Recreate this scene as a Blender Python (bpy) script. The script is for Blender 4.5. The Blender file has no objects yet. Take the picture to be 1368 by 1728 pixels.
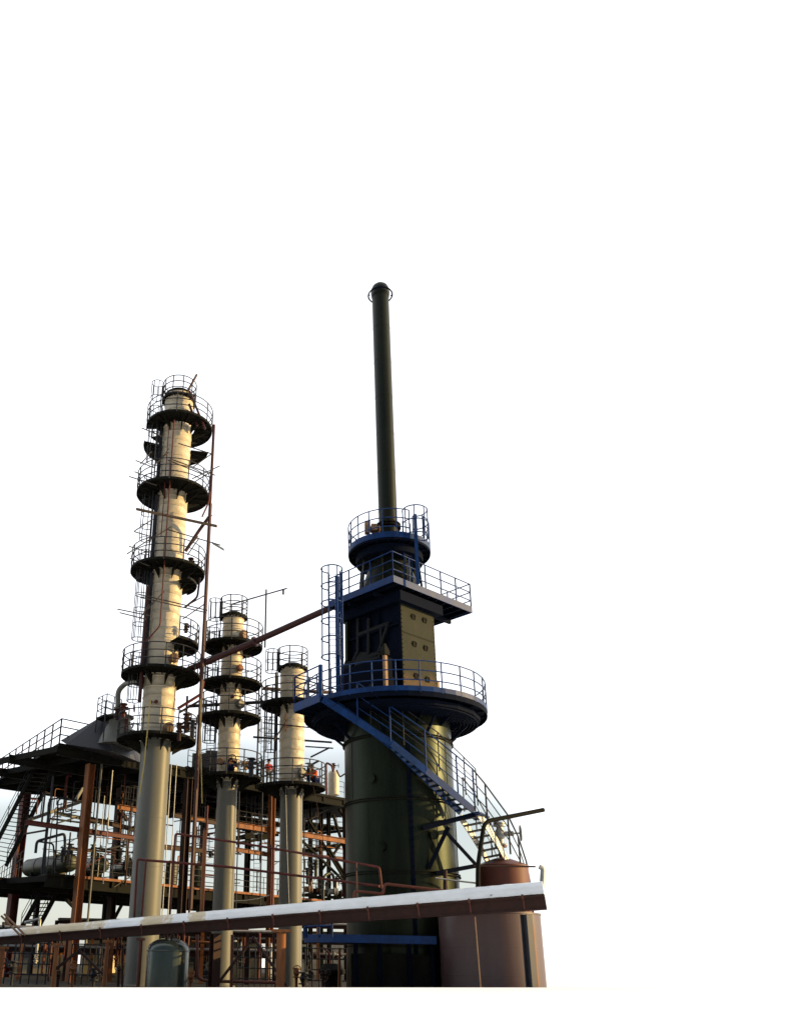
import bpy, math, random
from mathutils import Vector, Matrix
random.seed(7)
PI = math.pi
sc = bpy.context.scene
col = sc.collection

# ------------------------------------------------------------------ camera model
FPX, CX, CY, PITCH = 1450.0, 458.0, 1056.0, math.radians(21)
ROLL = math.asin(.0503 * math.tan(PITCH))
H = 1.57
cF = Vector((0, math.cos(PITCH), math.sin(PITCH)))
u0 = Vector((0, -math.sin(PITCH), math.cos(PITCH)))
cR = Vector((math.cos(ROLL), u0.y * math.sin(ROLL), u0.z * math.sin(ROLL)))
cU = Vector((-math.sin(ROLL), u0.y * math.cos(ROLL), u0.z * math.cos(ROLL)))
CAM = Vector((0, 0, H))

def ray(px, py):
    return cF + cR * ((px - CX) / FPX) + cU * ((CY - py) / FPX)
def P(px, py, Y):
    d = ray(px, py); return CAM + d * (Y / d.y)
def PZ(px, py, Z):
    d = ray(px, py); return CAM + d * ((Z - H) / d.z)
def PPL(px, py, a, n):          # ray meets the plane through a with normal n
    d = ray(px, py); return CAM + d * ((a - CAM).dot(n) / d.dot(n))
def S(v):                       # pixels per metre there
    return FPX / (Vector(v) - CAM).dot(cF)
def row(v):
    d = Vector(v) - CAM; return CY - FPX * d.dot(cU) / d.dot(cF)
def Zat(x, y, py):
    a, b = -20.0, 90.0
    for _ in range(50):
        m = (a + b) / 2
        if row((x, y, m)) > py: a = m
        else: b = m
    return (a + b) / 2

# ------------------------------------------------------------------ materials
def mat(name, base, rough=.55, metal=0.0, spec=.3, var=.35, scale=3.0, dark=None, rust=0.0,
        bump=0.0, bscale=8.0, streak=False, coat=0.0):
    m = bpy.data.materials.new(name); m.use_nodes = True
    nt = m.node_tree; N = nt.nodes; L = nt.links
    b = N['Principled BSDF']
    tc = N.new('ShaderNodeTexCoord')
    mp = N.new('ShaderNodeMapping'); L.new(tc.outputs['Object'], mp.inputs[0])
    if streak: mp.inputs['Scale'].default_value = (1, 1, .12)
    n1 = N.new('ShaderNodeTexNoise'); n1.inputs['Scale'].default_value = scale
    n1.inputs['Detail'].default_value = 8; n1.inputs['Roughness'].default_value = .65
    L.new(mp.outputs[0], n1.inputs['Vector'])
    cr = N.new('ShaderNodeValToRGB')
    d = dark or tuple(c * (1 - var) for c in base)
    cr.color_ramp.elements[0].position = .33; cr.color_ramp.elements[0].color = (*d, 1)
    cr.color_ramp.elements[1].position = .62; cr.color_ramp.elements[1].color = (*base, 1)
    L.new(n1.outputs[0], cr.inputs[0])
    out = cr.outputs[0]
    if rust > 0:
        n2 = N.new('ShaderNodeTexNoise'); n2.inputs['Scale'].default_value = scale * 2.3
        n2.inputs['Detail'].default_value = 10; L.new(mp.outputs[0], n2.inputs['Vector'])
        r2 = N.new('ShaderNodeValToRGB')
        r2.color_ramp.elements[0].position = .62 - rust * .3; r2.color_ramp.elements[1].position = .72 - rust * .2
        L.new(n2.outputs[0], r2.inputs[0])
        mx = N.new('ShaderNodeMixRGB'); L.new(r2.outputs[0], mx.inputs[0])
        L.new(out, mx.inputs[1]); mx.inputs[2].default_value = (.16, .055, .02, 1); out = mx.outputs[0]
    L.new(out, b.inputs['Base Color'])
    rr = N.new('ShaderNodeMapRange'); L.new(n1.outputs[0], rr.inputs[0])
    rr.inputs[3].default_value = max(.05, rough - .1); rr.inputs[4].default_value = min(1, rough + .12)
    L.new(rr.outputs[0], b.inputs['Roughness'])
    b.inputs['Metallic'].default_value = metal
    b.inputs['Specular IOR Level'].default_value = spec
    b.inputs['Coat Weight'].default_value = coat
    if bump > 0:
        n3 = N.new('ShaderNodeTexNoise'); n3.inputs['Scale'].default_value = bscale
        n3.inputs['Detail'].default_value = 3; L.new(tc.outputs['Object'], n3.inputs['Vector'])
        bp = N.new('ShaderNodeBump'); bp.inputs['Strength'].default_value = bump
        bp.inputs['Distance'].default_value = .05
        L.new(n3.outputs[0], bp.inputs['Height']); L.new(bp.outputs[0], b.inputs['Normal'])
    return m

M = {}
M['clad'] = mat('cream_cladding', (.56, .49, .36), .45, .1, .35, .12, 1.6, bump=.5, bscale=5.5)
M['shell'] = mat('grey_shell_paint', (.155, .156, .135), .45, 0, .3, .25, .8, streak=True)
M['dark'] = mat('dark_deck_steel', (.012, .012, .009), .8, 0, .1, .4, 2.5)
M['rail'] = mat('dark_rail_steel', (.03, .032, .04), .6, 0, .2, .3, 4)
M['blue'] = mat('blue_paint', (.004, .036, .15), .5, 0, .2, .5, 2.0)
M['bluedark'] = mat('dark_blue_paint', (.003, .006, .016), .8, 0, .05, .4, 2.0)
M['green'] = mat('dark_green_paint', (.020, .026, .017), .36, .65, .12, .6, .7, streak=True, bump=.15, bscale=1.6)
M['greenm'] = mat('stack_green_paint', (.022, .026, .02), .45, .6, .1, .35, 1.2, streak=True)
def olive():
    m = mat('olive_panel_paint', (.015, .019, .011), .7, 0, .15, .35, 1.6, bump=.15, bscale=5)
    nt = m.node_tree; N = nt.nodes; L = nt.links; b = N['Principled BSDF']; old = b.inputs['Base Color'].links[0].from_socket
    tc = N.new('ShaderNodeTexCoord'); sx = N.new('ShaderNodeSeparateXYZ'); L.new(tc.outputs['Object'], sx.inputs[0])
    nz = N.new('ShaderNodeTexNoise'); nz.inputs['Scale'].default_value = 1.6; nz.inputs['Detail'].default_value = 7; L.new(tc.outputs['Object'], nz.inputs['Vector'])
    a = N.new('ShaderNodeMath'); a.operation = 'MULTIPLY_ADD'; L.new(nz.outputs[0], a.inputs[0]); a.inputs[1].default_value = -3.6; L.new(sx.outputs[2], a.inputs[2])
    r = N.new('ShaderNodeMapRange'); r.inputs[1].default_value = SUNLIT_Z - 1.5; r.inputs[2].default_value = SUNLIT_Z - .4; r.inputs[3].default_value = 1; r.inputs[4].default_value = 0
    L.new(a.outputs[0], r.inputs[0]); mx = N.new('ShaderNodeMixRGB'); L.new(r.outputs[0], mx.inputs[0]); L.new(old, mx.inputs[1]); mx.inputs[2].default_value = (.085, .055, .028, 1)  # warm sunlit foot of the panel, painted into the base colour
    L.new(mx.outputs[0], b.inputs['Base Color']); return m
SUNLIT_Z = 12.9
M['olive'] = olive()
M['red'] = mat('red_primer', (.12, .028, .022), .6, 0, .25, .4, 3, streak=True)
M['orange'] = mat('orange_primer', (.30, .115, .042), .65, 0, .25, .55, 1.6, rust=.3, streak=True)
M['brown'] = mat('brown_primer', (.038, .015, .011), .65, 0, .25, .4, 2.5)
M['tank'] = mat('maroon_tank_paint', (.075, .044, .044), .42, 0, .4, .25, .7, streak=True)
M['tankred'] = mat('red_oxide_tank_paint', (.13, .04, .026), .55, 0, .3, .3, 1.4, streak=True)
M['galv'] = mat('aluminium_cladding', (.86, .88, .88), .38, .1, .5, .12, .9, bump=.5, bscale=3)
def patchy(m):
    nt = m.node_tree; N = nt.nodes; L = nt.links; b = N['Principled BSDF']; old = b.inputs['Base Color'].links[0].from_socket
    tc = N.new('ShaderNodeTexCoord'); mp = N.new('ShaderNodeMapping'); mp.inputs['Scale'].default_value = (1, 0, 0); L.new(tc.outputs['Object'], mp.inputs[0])
    nz = N.new('ShaderNodeTexNoise'); nz.inputs['Scale'].default_value = .32; nz.inputs['Detail'].default_value = 2; L.new(mp.outputs[0], nz.inputs['Vector'])
    n2 = N.new('ShaderNodeTexNoise'); n2.inputs['Scale'].default_value = 6; n2.inputs['Detail'].default_value = 6; L.new(tc.outputs['Object'], n2.inputs['Vector'])
    a = N.new('ShaderNodeMath'); a.operation = 'MULTIPLY_ADD'; L.new(n2.outputs[0], a.inputs[0]); a.inputs[1].default_value = .12; L.new(nz.outputs[0], a.inputs[2])
    r = N.new('ShaderNodeMapRange'); r.inputs[1].default_value = .53; r.inputs[2].default_value = .57; L.new(a.outputs[0], r.inputs[0])
    sx = N.new('ShaderNodeSeparateXYZ'); L.new(tc.outputs['Object'], sx.inputs[0]); lt = N.new('ShaderNodeMath'); lt.operation = 'LESS_THAN'; L.new(sx.outputs[0], lt.inputs[0]); lt.inputs[1].default_value = -1.5
    ml = N.new('ShaderNodeMath'); ml.operation = 'MULTIPLY'; L.new(r.outputs[0], ml.inputs[0]); L.new(lt.outputs[0], ml.inputs[1])
    mx = N.new('ShaderNodeMixRGB'); L.new(ml.outputs[0], mx.inputs[0]); L.new(old, mx.inputs[1]); mx.inputs[2].default_value = (.60, .50, .33, 1)
    L.new(mx.outputs[0], b.inputs['Base Color'])
patchy(M['galv'])
M['galvw'] = mat('galvanised_steel', (.45, .45, .42), .5, .4, .5, .3, 3)
M['pipe'] = mat('red_brown_pipe_paint', (.06, .02, .018), .5, 0, .3, .35, 2.5)
M['vessel'] = mat('olive_vessel_paint', (.042, .047, .028), .45, 0, .35, .35, 1.5)
M['steeltank'] = mat('grey_green_tank_paint', (.05, .065, .055), .2, .3, .5, .3, .9, streak=True)
M['scaf'] = mat('scaffold_tube_steel', (.09, .075, .06), .6, .2, .3, .4, 4)
M['plank'] = mat('scaffold_plank_wood', (.22, .15, .09), .8, 0, .1, .4, 4)
M['slate'] = mat('slate_grey_sheet', (.04, .042, .052), .55, 0, .3, .3, 1.2)
M['yellow'] = mat('faded_yellow_rope', (.5, .38, .12), .8, 0, .1, .2, 5)
M['hatch'] = mat('rusty_manhole_lid', (.32, .20, .12), .65, 0, .2, .4, 6)
M['skin'] = mat('skin', (.35, .18, .11), .6, 0, .3, .1, 5)
M['cloth_red'] = mat('red_cloth', (.35, .03, .02), .85, 0, .1, .3, 6)
M['cloth_orange'] = mat('orange_cloth', (.75, .14, .03), .85, 0, .1, .2, 6)
M['cloth_blue'] = mat('navy_cloth', (.02, .03, .09), .85, 0, .1, .3, 6)
M['cloth_grey'] = mat('grey_cloth', (.07, .075, .07), .85, 0, .1, .3, 6)
M['helmet'] = mat('dark_helmet', (.03, .03, .05), .4, 0, .4, .1, 6)
M['hair'] = mat('hair', (.01, .008, .006), .7, 0, .2, .1, 6)
M['creamwall'] = mat('cream_plaster', (.62, .54, .36), .8, 0, .1, .15, .4)
M['greywall'] = mat('grey_plaster', (.16, .18, .17), .8, 0, .1, .3, .3)
M['brace'] = mat('dark_grey_paint', (.011, .013, .015), .7, 0, .15, .4, 3)
M['glass'] = mat('window_glass', (.02, .03, .035), .12, 0, .6, .2, 2)

# ground
def ground_mat(name, c1, c2, s):
    m = mat(name, c1, .9, 0, .1, .2, s, dark=c2, bump=.2, bscale=6); return m
M['pale'] = ground_mat('bleached_concrete', (.93, .93, .92), (.90, .90, .89), .15)
M['bounce_cut_dark'] = ground_mat('bounce_cut_dark', (.05, .05, .052), (.04, .04, .042), .6)
M['yard'] = ground_mat('oily_gravel', (.05, .045, .038), (.025, .022, .02), .5)

# ------------------------------------------------------------------ mesh builder
def runs(prof):      # split a profile where it turns sharply, so each run can be smooth shaded
    out = []; cur = [prof[0]]
    for i in range(1, len(prof)):
        cur.append(prof[i])
        if i < len(prof) - 1:
            a = Vector((prof[i][0] - prof[i - 1][0], prof[i][1] - prof[i - 1][1])); b = Vector((prof[i + 1][0] - prof[i][0], prof[i + 1][1] - prof[i][1]))
            if a.length < 1e-7 or b.length < 1e-7 or a.angle(b) > .6: out.append(cur); cur = [prof[i]]
    out.append(cur); return out
class MB:
    def __init__(s): s.v = []; s.f = []; s.sm = []
    def add(s, vs, fs, smooth=False):
        o = len(s.v); s.v += [tuple(v) for v in vs]
        for f in fs: s.f.append([i + o for i in f]); s.sm.append(smooth)
        return s
    def box(s, c, sz, ax=None):
        c = Vector(c); X, Y, Z = ax or (Vector((1, 0, 0)), Vector((0, 1, 0)), Vector((0, 0, 1)))
        h = [q / 2 for q in sz]
        vs = [c + X * (h[0] * a) + Y * (h[1] * b) + Z * (h[2] * d) for a in (-1, 1) for b in (-1, 1) for d in (-1, 1)]
        return s.add(vs, [(0, 1, 3, 2), (4, 6, 7, 5), (0, 4, 5, 1), (2, 3, 7, 6), (0, 2, 6, 4), (1, 5, 7, 3)])
    def frame(s, d, up=Vector((0, 0, 1))):
        d = Vector(d).normalized(); a = d.cross(up)
        if a.length < 1e-4: a = Vector((1, 0, 0))
        a.normalize(); return d, a, a.cross(d).normalized()
    def beam(s, p0, p1, w, h):
        p0, p1 = Vector(p0), Vector(p1); d, a, b = s.frame(p1 - p0)
        return s.box((p0 + p1) / 2, ((p1 - p0).length, w, h), (d, a, b))
    def ibeam(s, p0, p1, w, h, t=.03, yaw=0):
        p0, p1 = Vector(p0), Vector(p1); d, a, b = s.frame(p1 - p0)
        if yaw:
            R = Matrix.Rotation(yaw, 3, d); a = R @ a; b = R @ b
        c = (p0 + p1) / 2; Ln = (p1 - p0).length
        s.box(c + b * (h / 2 - t / 2), (Ln, w, t), (d, a, b)); s.box(c - b * (h / 2 - t / 2), (Ln, w, t), (d, a, b))
        return s.box(c, (Ln - .004, t, h - 2 * t), (d, a, b))
    def tube(s, p0, p1, r, n=6, r1=None, cap=True):
        p0, p1 = Vector(p0), Vector(p1); r1 = r if r1 is None else r1
        d, a, b = s.frame(p1 - p0); vs = []
        for p, q in ((p0, r), (p1, r1)):
            for i in range(n):
                t = 2 * PI * i / n; vs.append(p + a * (q * math.cos(t)) + b * (q * math.sin(t)))
        fs = [(i, (i + 1) % n, n + (i + 1) % n, n + i) for i in range(n)]
        s.add(vs, fs, True)
        if cap: s.add(vs, [tuple(range(n - 1, -1, -1)), tuple(range(n, 2 * n))])
        return s
    def poly(s, pts, r, n=6, closed=False):
        pts = [Vector(p) for p in pts]; k = len(pts); vs = []; prev = None
        for i, p in enumerate(pts):
            if closed: d = pts[(i + 1) % k] - pts[i - 1]
            else: d = pts[min(i + 1, k - 1)] - pts[max(i - 1, 0)]
            d.normalize()
            if prev is None: _, a, b = s.frame(d)
            else:
                a = prev - d * prev.dot(d)
                if a.length < 1e-5: _, a, b = s.frame(d)
                a.normalize(); b = a.cross(d)
            prev = a
            for j in range(n):
                t = 2 * PI * j / n; vs.append(p + a * (r * math.cos(t)) + b * (r * math.sin(t)))
        fs = []
        for i in range(k if closed else k - 1):
            for j in range(n):
                A, B = i * n, ((i + 1) % k) * n
                fs.append((A + j, A + (j + 1) % n, B + (j + 1) % n, B + j))
        s.add(vs, fs, True)
        if not closed: s.add(vs, [tuple(range(n - 1, -1, -1)), tuple(range((k - 1) * n, k * n))])
        return s
    def arc(s, cx, cy, z, r, tr, a0=0, a1=2 * PI, n=40, sides=5):
        full = abs(a1 - a0 - 2 * PI) < 1e-3
        k = n if full else n + 1
        pts = [(cx + r * math.cos(a0 + (a1 - a0) * i / n), cy + r * math.sin(a0 + (a1 - a0) * i / n), z) for i in range(k)]
        return s.poly(pts, tr, sides, full)
    def sector(s, cx, cy, z0, z1, r0, r1, a0=0, a1=2 * PI, n=48):
        vs = []
        for i in range(n + 1):
            t = a0 + (a1 - a0) * i / n; c, q = math.cos(t), math.sin(t)
            for r, z in ((r0, z0), (r1, z0), (r1, z1), (r0, z1)): vs.append((cx + r * c, cy + r * q, z))
        fs = []
        for i in range(n):
            A, B = 4 * i, 4 * i + 4
            for j in range(4): fs.append((A + j, B + j, B + (j + 1) % 4, A + (j + 1) % 4))
        if abs(a1 - a0 - 2 * PI) > 1e-3: fs += [(0, 1, 2, 3), (4 * n + 3, 4 * n + 2, 4 * n + 1, 4 * n)]
        return s.add(vs, fs)
    def lathe(s, prof, cx, cy, z=0, n=48, smooth=True):
        if smooth and len(prof) > 2 and len(runs(prof)) > 1:
            for q in runs(prof): s.lathe(q, cx, cy, z, n, True)
            return s
        vs = []; k = len(prof)
        for i in range(n):
            t = 2 * PI * i / n
            for r, h in prof: vs.append((cx + r * math.cos(t), cy + r * math.sin(t), z + h))
        fs = []
        for i in range(n):
            A, B = i * k, ((i + 1) % n) * k
            for j in range(k - 1): fs.append((A + j, B + j, B + j + 1, A + j + 1))
        return s.add(vs, fs, smooth)
    def lathe_ax(s, prof, p, d, n=24):     # profile (radius, distance along d from p)
        if len(prof) > 2 and len(runs(prof)) > 1:
            for q in runs(prof): s.lathe_ax(q, p, d, n)
            return s
        d, a, b = s.frame(d); p = Vector(p); vs = []; k = len(prof)
        for i in range(n):
            t = 2 * PI * i / n; e = a * math.cos(t) + b * math.sin(t)
            for r, h in prof: vs.append(p + d * h + e * r)
        fs = []
        for i in range(n):
            A, B = i * k, ((i + 1) % n) * k
            for j in range(k - 1): fs.append((A + j, A + j + 1, B + j + 1, B + j))
        return s.add(vs, fs, True)
    def prism(s, poly, z0, z1):
        n = len(poly); vs = [(p[0], p[1], z0) for p in poly] + [(p[0], p[1], z1) for p in poly]
        fs = [tuple(range(n - 1, -1, -1)), tuple(range(n, 2 * n))] + [(i, (i + 1) % n, n + (i + 1) % n, n + i) for i in range(n)]
        return s.add(vs, fs)
    def build(s, name, m, parent=None):
        off = Vector((0, 0, 0)); q = parent
        while q is not None: off += q.location; q = q.parent
        me = bpy.data.meshes.new(name)
        if parent is None:
            lo = [min(v[i] for v in s.v) for i in range(3)]; hi = [max(v[i] for v in s.v) for i in range(3)]
            off = Vector(((lo[0] + hi[0]) / 2, (lo[1] + hi[1]) / 2, lo[2]))
        me.from_pydata([(v[0] - off.x, v[1] - off.y, v[2] - off.z) for v in s.v], [], s.f)
        me.polygons.foreach_set('use_smooth', s.sm); me.materials.append(m); me.update()
        o = bpy.data.objects.new(name, me); col.objects.link(o)
        if parent is None: o.location = off
        else: o.parent = parent
        return o

def tag(o, label=None, cat=None, group=None, kind=None):
    if label: o['label'] = label
    if cat: o['category'] = cat
    if group: o['group'] = group
    if kind: o['kind'] = kind
    return o
def empty(name, loc, label, cat, group=None):
    o = bpy.data.objects.new(name, None); col.objects.link(o); o.location = loc; o.empty_display_size = .5
    return tag(o, label, cat, group)

# ------------------------------------------------------------------ shared pieces
def ring_rail(mb, cx, cy, z, r, a0=0, a1=2 * PI, h=1.1, posts=12, rt=.022, levels=3, n=40):
    for k in range(levels):
        mb.arc(cx, cy, z + h * (k + 1) / levels, r, rt, a0, a1, n)
    full = abs(a1 - a0 - 2 * PI) < 1e-3
    for i in range(posts if full else posts + 1):
        t = a0 + (a1 - a0) * i / posts
        x, y = cx + r * math.cos(t), cy + r * math.sin(t)
        mb.tube((x, y, z - .1), (x, y, z + h), rt * 1.15, 5)

def platform(parent, cx, cy, z, rin, rout, a0=0, a1=2 * PI, h=1.1, posts=12, dm='dark', rm='rail', th=.1, brackets=8, name='platform', rt=.03, rise=.05):
    d = MB(); d.sector(cx, cy, z - th * .4, z, rin, rout - .012, a0, a1)
    d.sector(cx, cy, z - th, z + rise, rout - .012, rout + .012, a0, a1)
    for i in range(brackets * 2):
        t = a0 + (a1 - a0) * (i + .5) / (brackets * 2)
        c, q = math.cos(t), math.sin(t)
        d.beam((cx + (rin + .02) * c, cy + (rin + .02) * q, z - th * .4 - .05), (cx + (rout - .03) * c, cy + (rout - .03) * q, z - th * .4 - .05), .05, .09)
    po = d.build(name, M[dm], parent)
    r = MB(); ring_rail(r, cx, cy, z, rout, a0, a1, h, posts, rt); r.build('railing', M[rm], po)
    b = MB()
    for i in range(brackets):
        t = a0 + (a1 - a0) * (i + .5) / brackets
        c, q = math.cos(t), math.sin(t); w = (rout - rin)
        pts = [(rin + .005, z - th - .02), (rin + w * .75, z - th - .02), (rin + .005, z - th - w * .5)]
        tn = Vector((-q, c, 0)) * .02
        vs = [Vector((cx + R * c, cy + R * q, zz)) + s * tn for s in (-1, 1) for R, zz in pts]
        b.add(vs, [(0, 1, 2), (5, 4, 3), (0, 3, 4, 1), (1, 4, 5, 2), (2, 5, 3, 0)])
    b.build('bracket', M[dm], po)
    return po

def ladder(parent, x, y, z0, z1, ang, m='rail', cage=True, w=.42, cr=.36, cz=None, cz1=None, side=.03, name='ladder', ct=.026):
    o = Vector((math.cos(ang), math.sin(ang), 0)); t = Vector((-o.y, o.x, 0)); c = Vector((x, y, 0))
    l = MB()
    for s in (-1, 1):
        q = c + t * (s * w / 2); l.beam(q + Vector((0, 0, z0)), q + Vector((0, 0, z1)), side, side * 2)
    z = z0 + .2
    while z < z1:
        l.tube(c - t * w / 2 + Vector((0, 0, z)), c + t * w / 2 + Vector((0, 0, z)), .013, 4); z += .3
    lo = l.build(name, M[m], parent)
    if cage:
        g = MB(); cz = z0 + 2.0 if cz is None else cz; cz1 = z1 if cz1 is None else cz1
        cc = c + o * cr; z = cz; k = max(1, round((cz1 - cz) / .85)); a = ang + PI
        for i in range(k + 1):
            g.arc(cc.x, cc.y, cz + (cz1 - cz) * i / k, cr, ct, a + .6, a + 2 * PI - .6, 18, 4)
        for j in range(7):
            th = a + .6 + (2 * PI - 1.2) * j / 6
            g.tube((cc.x + cr * math.cos(th), cc.y + cr * math.sin(th), cz), (cc.x + cr * math.cos(th), cc.y + cr * math.sin(th), cz1), ct * .85, 4)
        g.build('cage', M[m], lo)
    return lo

def manhole(parent, p, d, r, m='hatch', L=.22):
    o = MB(); d = Vector(d).normalized()
    o.lathe_ax([(r * .75, -.15), (r * .75, L), (r, L), (r, L + .05), (r, L + .06), (r * 1.0, L + .1), (r * .9, L + .13), (.001, L + .15)], p, d, 20)
    _, a, b = o.frame(d)
    for i in range(10):
        t = 2 * PI * i / 10; q = Vector(p) + d * (L + .03) + (a * math.cos(t) + b * math.sin(t)) * (r * .9)
        o.tube(q, q + d * .14, .022, 5)
    return o.build('manhole', M[m], parent)

def valve(mb, p, s=.3, d=(0, 0, 1), wheel=(1, 0, 0)):
    p = Vector(p); d = Vector(d).normalized(); w = Vector(wheel).normalized()
    mb.lathe_ax([(.001, -.5 * s), (.42 * s, -.5 * s), (.42 * s, -.38 * s), (.2 * s, -.36 * s), (.36 * s, 0), (.2 * s, .36 * s), (.42 * s, .38 * s), (.42 * s, .5 * s), (.001, .5 * s)], p, d, 12)
    mb.tube(p, p + w * s * 1.1, .07 * s, 6); mb.tube(p + w * s * .3, p + w * s * .5, .2 * s, 8)
    q = p + w * s * 1.1; _, a, b = mb.frame(w)
    mb.poly([q + (a * math.cos(2 * PI * i / 14) + b * math.sin(2 * PI * i / 14)) * (.42 * s) for i in range(14)], .05 * s, 5, True)
    mb.tube(q - a * .42 * s, q + a * .42 * s, .03 * s, 4); mb.tube(q - b * .42 * s, q + b * .42 * s, .03 * s, 4)

def flat_rail(mb, pts, h=1.1, posts=4, rt=.022, levels=3, closed=False, mid=True):
    pts = [Vector(p) for p in pts]
    segs = list(zip(pts, pts[1:] + ([pts[0]] if closed else [])))
    if not closed: segs = segs[:len(pts) - 1]
    for a, b in segs:
        for k in range(levels):
            z = Vector((0, 0, h * (k + 1) / levels)); mb.tube(a + z, b + z, rt, 5)
        n = max(1, round((b - a).length / 1.5)) if posts is None else posts
        for i in range(n + 1):
            q = a.lerp(b, i / n); mb.tube(q - Vector((0, 0, .12)), q + Vector((0, 0, h)), rt * 1.25, 5)

def clad_column(parent, cx, cy, z0, z1, r, name, m='clad', seams=True, step=.55):
    b = MB(); prof = [(r, 0)]; z = z0
    rnd = random.Random(int(cx * 100))
    b = MB(); zz = z0; rows = []
    while zz < z1 - .05:
        hh = min(step * rnd.uniform(.9, 1.1), z1 - zz)
        j = rnd.uniform(-.008, .012)
        rows += [(r + j - .012, zz), (r + j + .024, zz + .008), (r + j + .024, zz + .05), (r + j, zz + .06), (r + j + .004, zz + hh * .5), (r + j, zz + hh - .02)]
        zz += hh
    rows.append((r, z1)); n = 56; k = len(rows); vs = []
    for i in range(n):
        t = 2 * PI * i / n
        for q, (rr, h) in enumerate(rows):
            w = rr + rnd.uniform(-.004, .004); vs.append((cx + w * math.cos(t), cy + w * math.sin(t), h))
    fs = []
    for i in range(n):
        A, B = i * k, ((i + 1) % n) * k
        for j in range(k - 1): fs.append((A + j, B + j, B + j + 1, A + j + 1))
    b.add(vs, fs, True); b.sector(cx, cy, z1 - .01, z1 + .02, .01, r - .01)
    return b.build(name, M[m], parent)

# ================================================================== SETTING
g = MB(); R0 = 3000
g.add([(-R0, -R0, 0), (R0, -R0, 0), (R0, R0, 0), (-R0, R0, 0)], [(0, 1, 2, 3)])
tag(g.build('ground', M['pale']), kind='structure')
a, b = PZ(-120, 1667, 0), PZ(915, 1667, 0)
y = MB(); y.prism([(a.x, 30), (8, 33), (b.x - .3, b.y), (b.x + 3.0, 75), (b.x + 3.0, 118), (-62, 118), (-62, 30)], .004, .05)
tag(y.build('yard', M['yard']), kind='structure')

ta, tb = PZ(-400, 1667, .70), PZ(915, 1667, .70); te = tb + (tb - ta).normalized() * 90; ts = ta - (tb - ta).normalized() * 60
t_ = MB(); t_.prism([(ts.x, 11.0), (te.x, 11.0), (te.x, te.y), (tb.x, tb.y), (ta.x, ta.y), (ts.x, ts.y)], .004, .70); tag(t_.build('pavement', M['pale']), kind='structure')
t_ = MB(); t_.prism([(-160, -60), (160, -60), (160, 10.95), (-160, 10.95)], .004, .04); tag(t_.build('unseen_dark_ground', M['bounce_cut_dark']), kind='structure')  # added dark ground out of view, cuts light bounced onto the plant
# ================================================================== TALL COLUMN
CYL = 45.0
def axis_x(px, py, Y): return P(px, py, Y).x
X1 = axis_x(247, 1500, CYL); Y1 = CYL
Z1 = lambda py: Zat(X1, Y1, py)
T1 = empty('distillation_column', (X1, Y1, 0), 'tallest cream clad column with seven round platforms, left of the dark chimney', 'tower')
rU, rL = .875, .78
zb = Z1(1250)
s = MB(); s.lathe([(rL + .25, 0), (rL + .25, .12), (rL, .14), (rL, zb - .3), (rL + .06, zb - .3), (rL + .06, zb - .12), (rL, zb - .12), (rL, zb)], X1, Y1, 0, 56)
for zz in (3.0, 5.6, 8.0): s.lathe([(rL + .001, 0), (rL + .006, .01), (rL + .006, .03), (rL + .001, .04)], X1, Y1, zz, 56)
s.build('shell', M['shell'], T1)
ztop = Z1(672)
clad_column(T1, X1, Y1, zb, ztop, rU, 'insulation')
def Rm(px, Z): return px / S((X1, Y1, Z))
for (py, rp, a0, a1, po) in ((1250, 66, 0, 2 * PI, 14), (1142, 66, 0, 2 * PI, 14), (967, 62, 0, 2 * PI, 12), (836, 60.5, 0, 2 * PI, 12), (724, 55, -PI, PI * .85, 11)):
    Z = Z1(py); platform(T1, X1 + (0 if py != 724 else .12), Y1, Z, rU + .03, Rm(rp, Z), a0, a1, 1.27, po)
Z = Z1(1090); platform(T1, X1, Y1, Z, rU + .03, Rm(60, Z), -1.0, .9, 1.15, 5, brackets=3)
Z = Z1(756); platform(T1, X1, Y1, Z, rU + .03, Rm(54, Z), .2, PI * 1.12, .01, 5, brackets=4)
Z = Z1(986); platform(T1, X1, Y1, Z, rU + .03, Rm(50, Z), -.7, .9, .01, 4, brackets=3)
Z = Z1(678); platform(T1, X1, Y1, Z, rU - .1, Rm(27.5, Z), 0, 2 * PI, 1.25, 10, brackets=8)
cp = MB(); cp.lathe([(rU + .02, 0), (rU + .02, .12), (rU * .8, .3), (rU * .4, .42), (.001, .46)], X1, Y1, ztop + .01, 40); cp.build('top_head', M['dark'], T1)
# ladders in flights on the left
def lad1(pyb, pyt, ang, cage=True, cag_t=None, rr=None):
    z0, z1 = Z1(pyb), Z1(pyt) + 1.1
    r = rr or rU + .16
    x, yy = X1 + r * math.cos(ang), Y1 + r * math.sin(ang)
    ladder(T1, x, yy, z0, z1, ang, cage=cage, cz=z0 + 2.0 if z1 - z0 > 3 else z1 - .9)
lad1(724, 678, PI * 1.08); lad1(836, 724, PI * 1.12); lad1(967, 836, PI * 1.05); lad1(1142, 967, PI * 1.1); lad1(1250, 1142, PI * 1.12)
for (px, py, rp, dx) in ((291, 1118, 8.5, .5), (283, 1234, 9, .55)):
    Z = Z1(py); an = -PI / 2 + math.asin(max(-1, min(1, (px - (531 + (247 - 531) * (py + 2721) / 4221)) / S((X1, Y1, Z)) / rU)))
    manhole(T1, (X1 + rU * math.cos(an) * .98, Y1 + rU * math.sin(an) * .98, Z), (math.cos(an), math.sin(an), 0), rp / S((X1, Y1, Z)))
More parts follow.
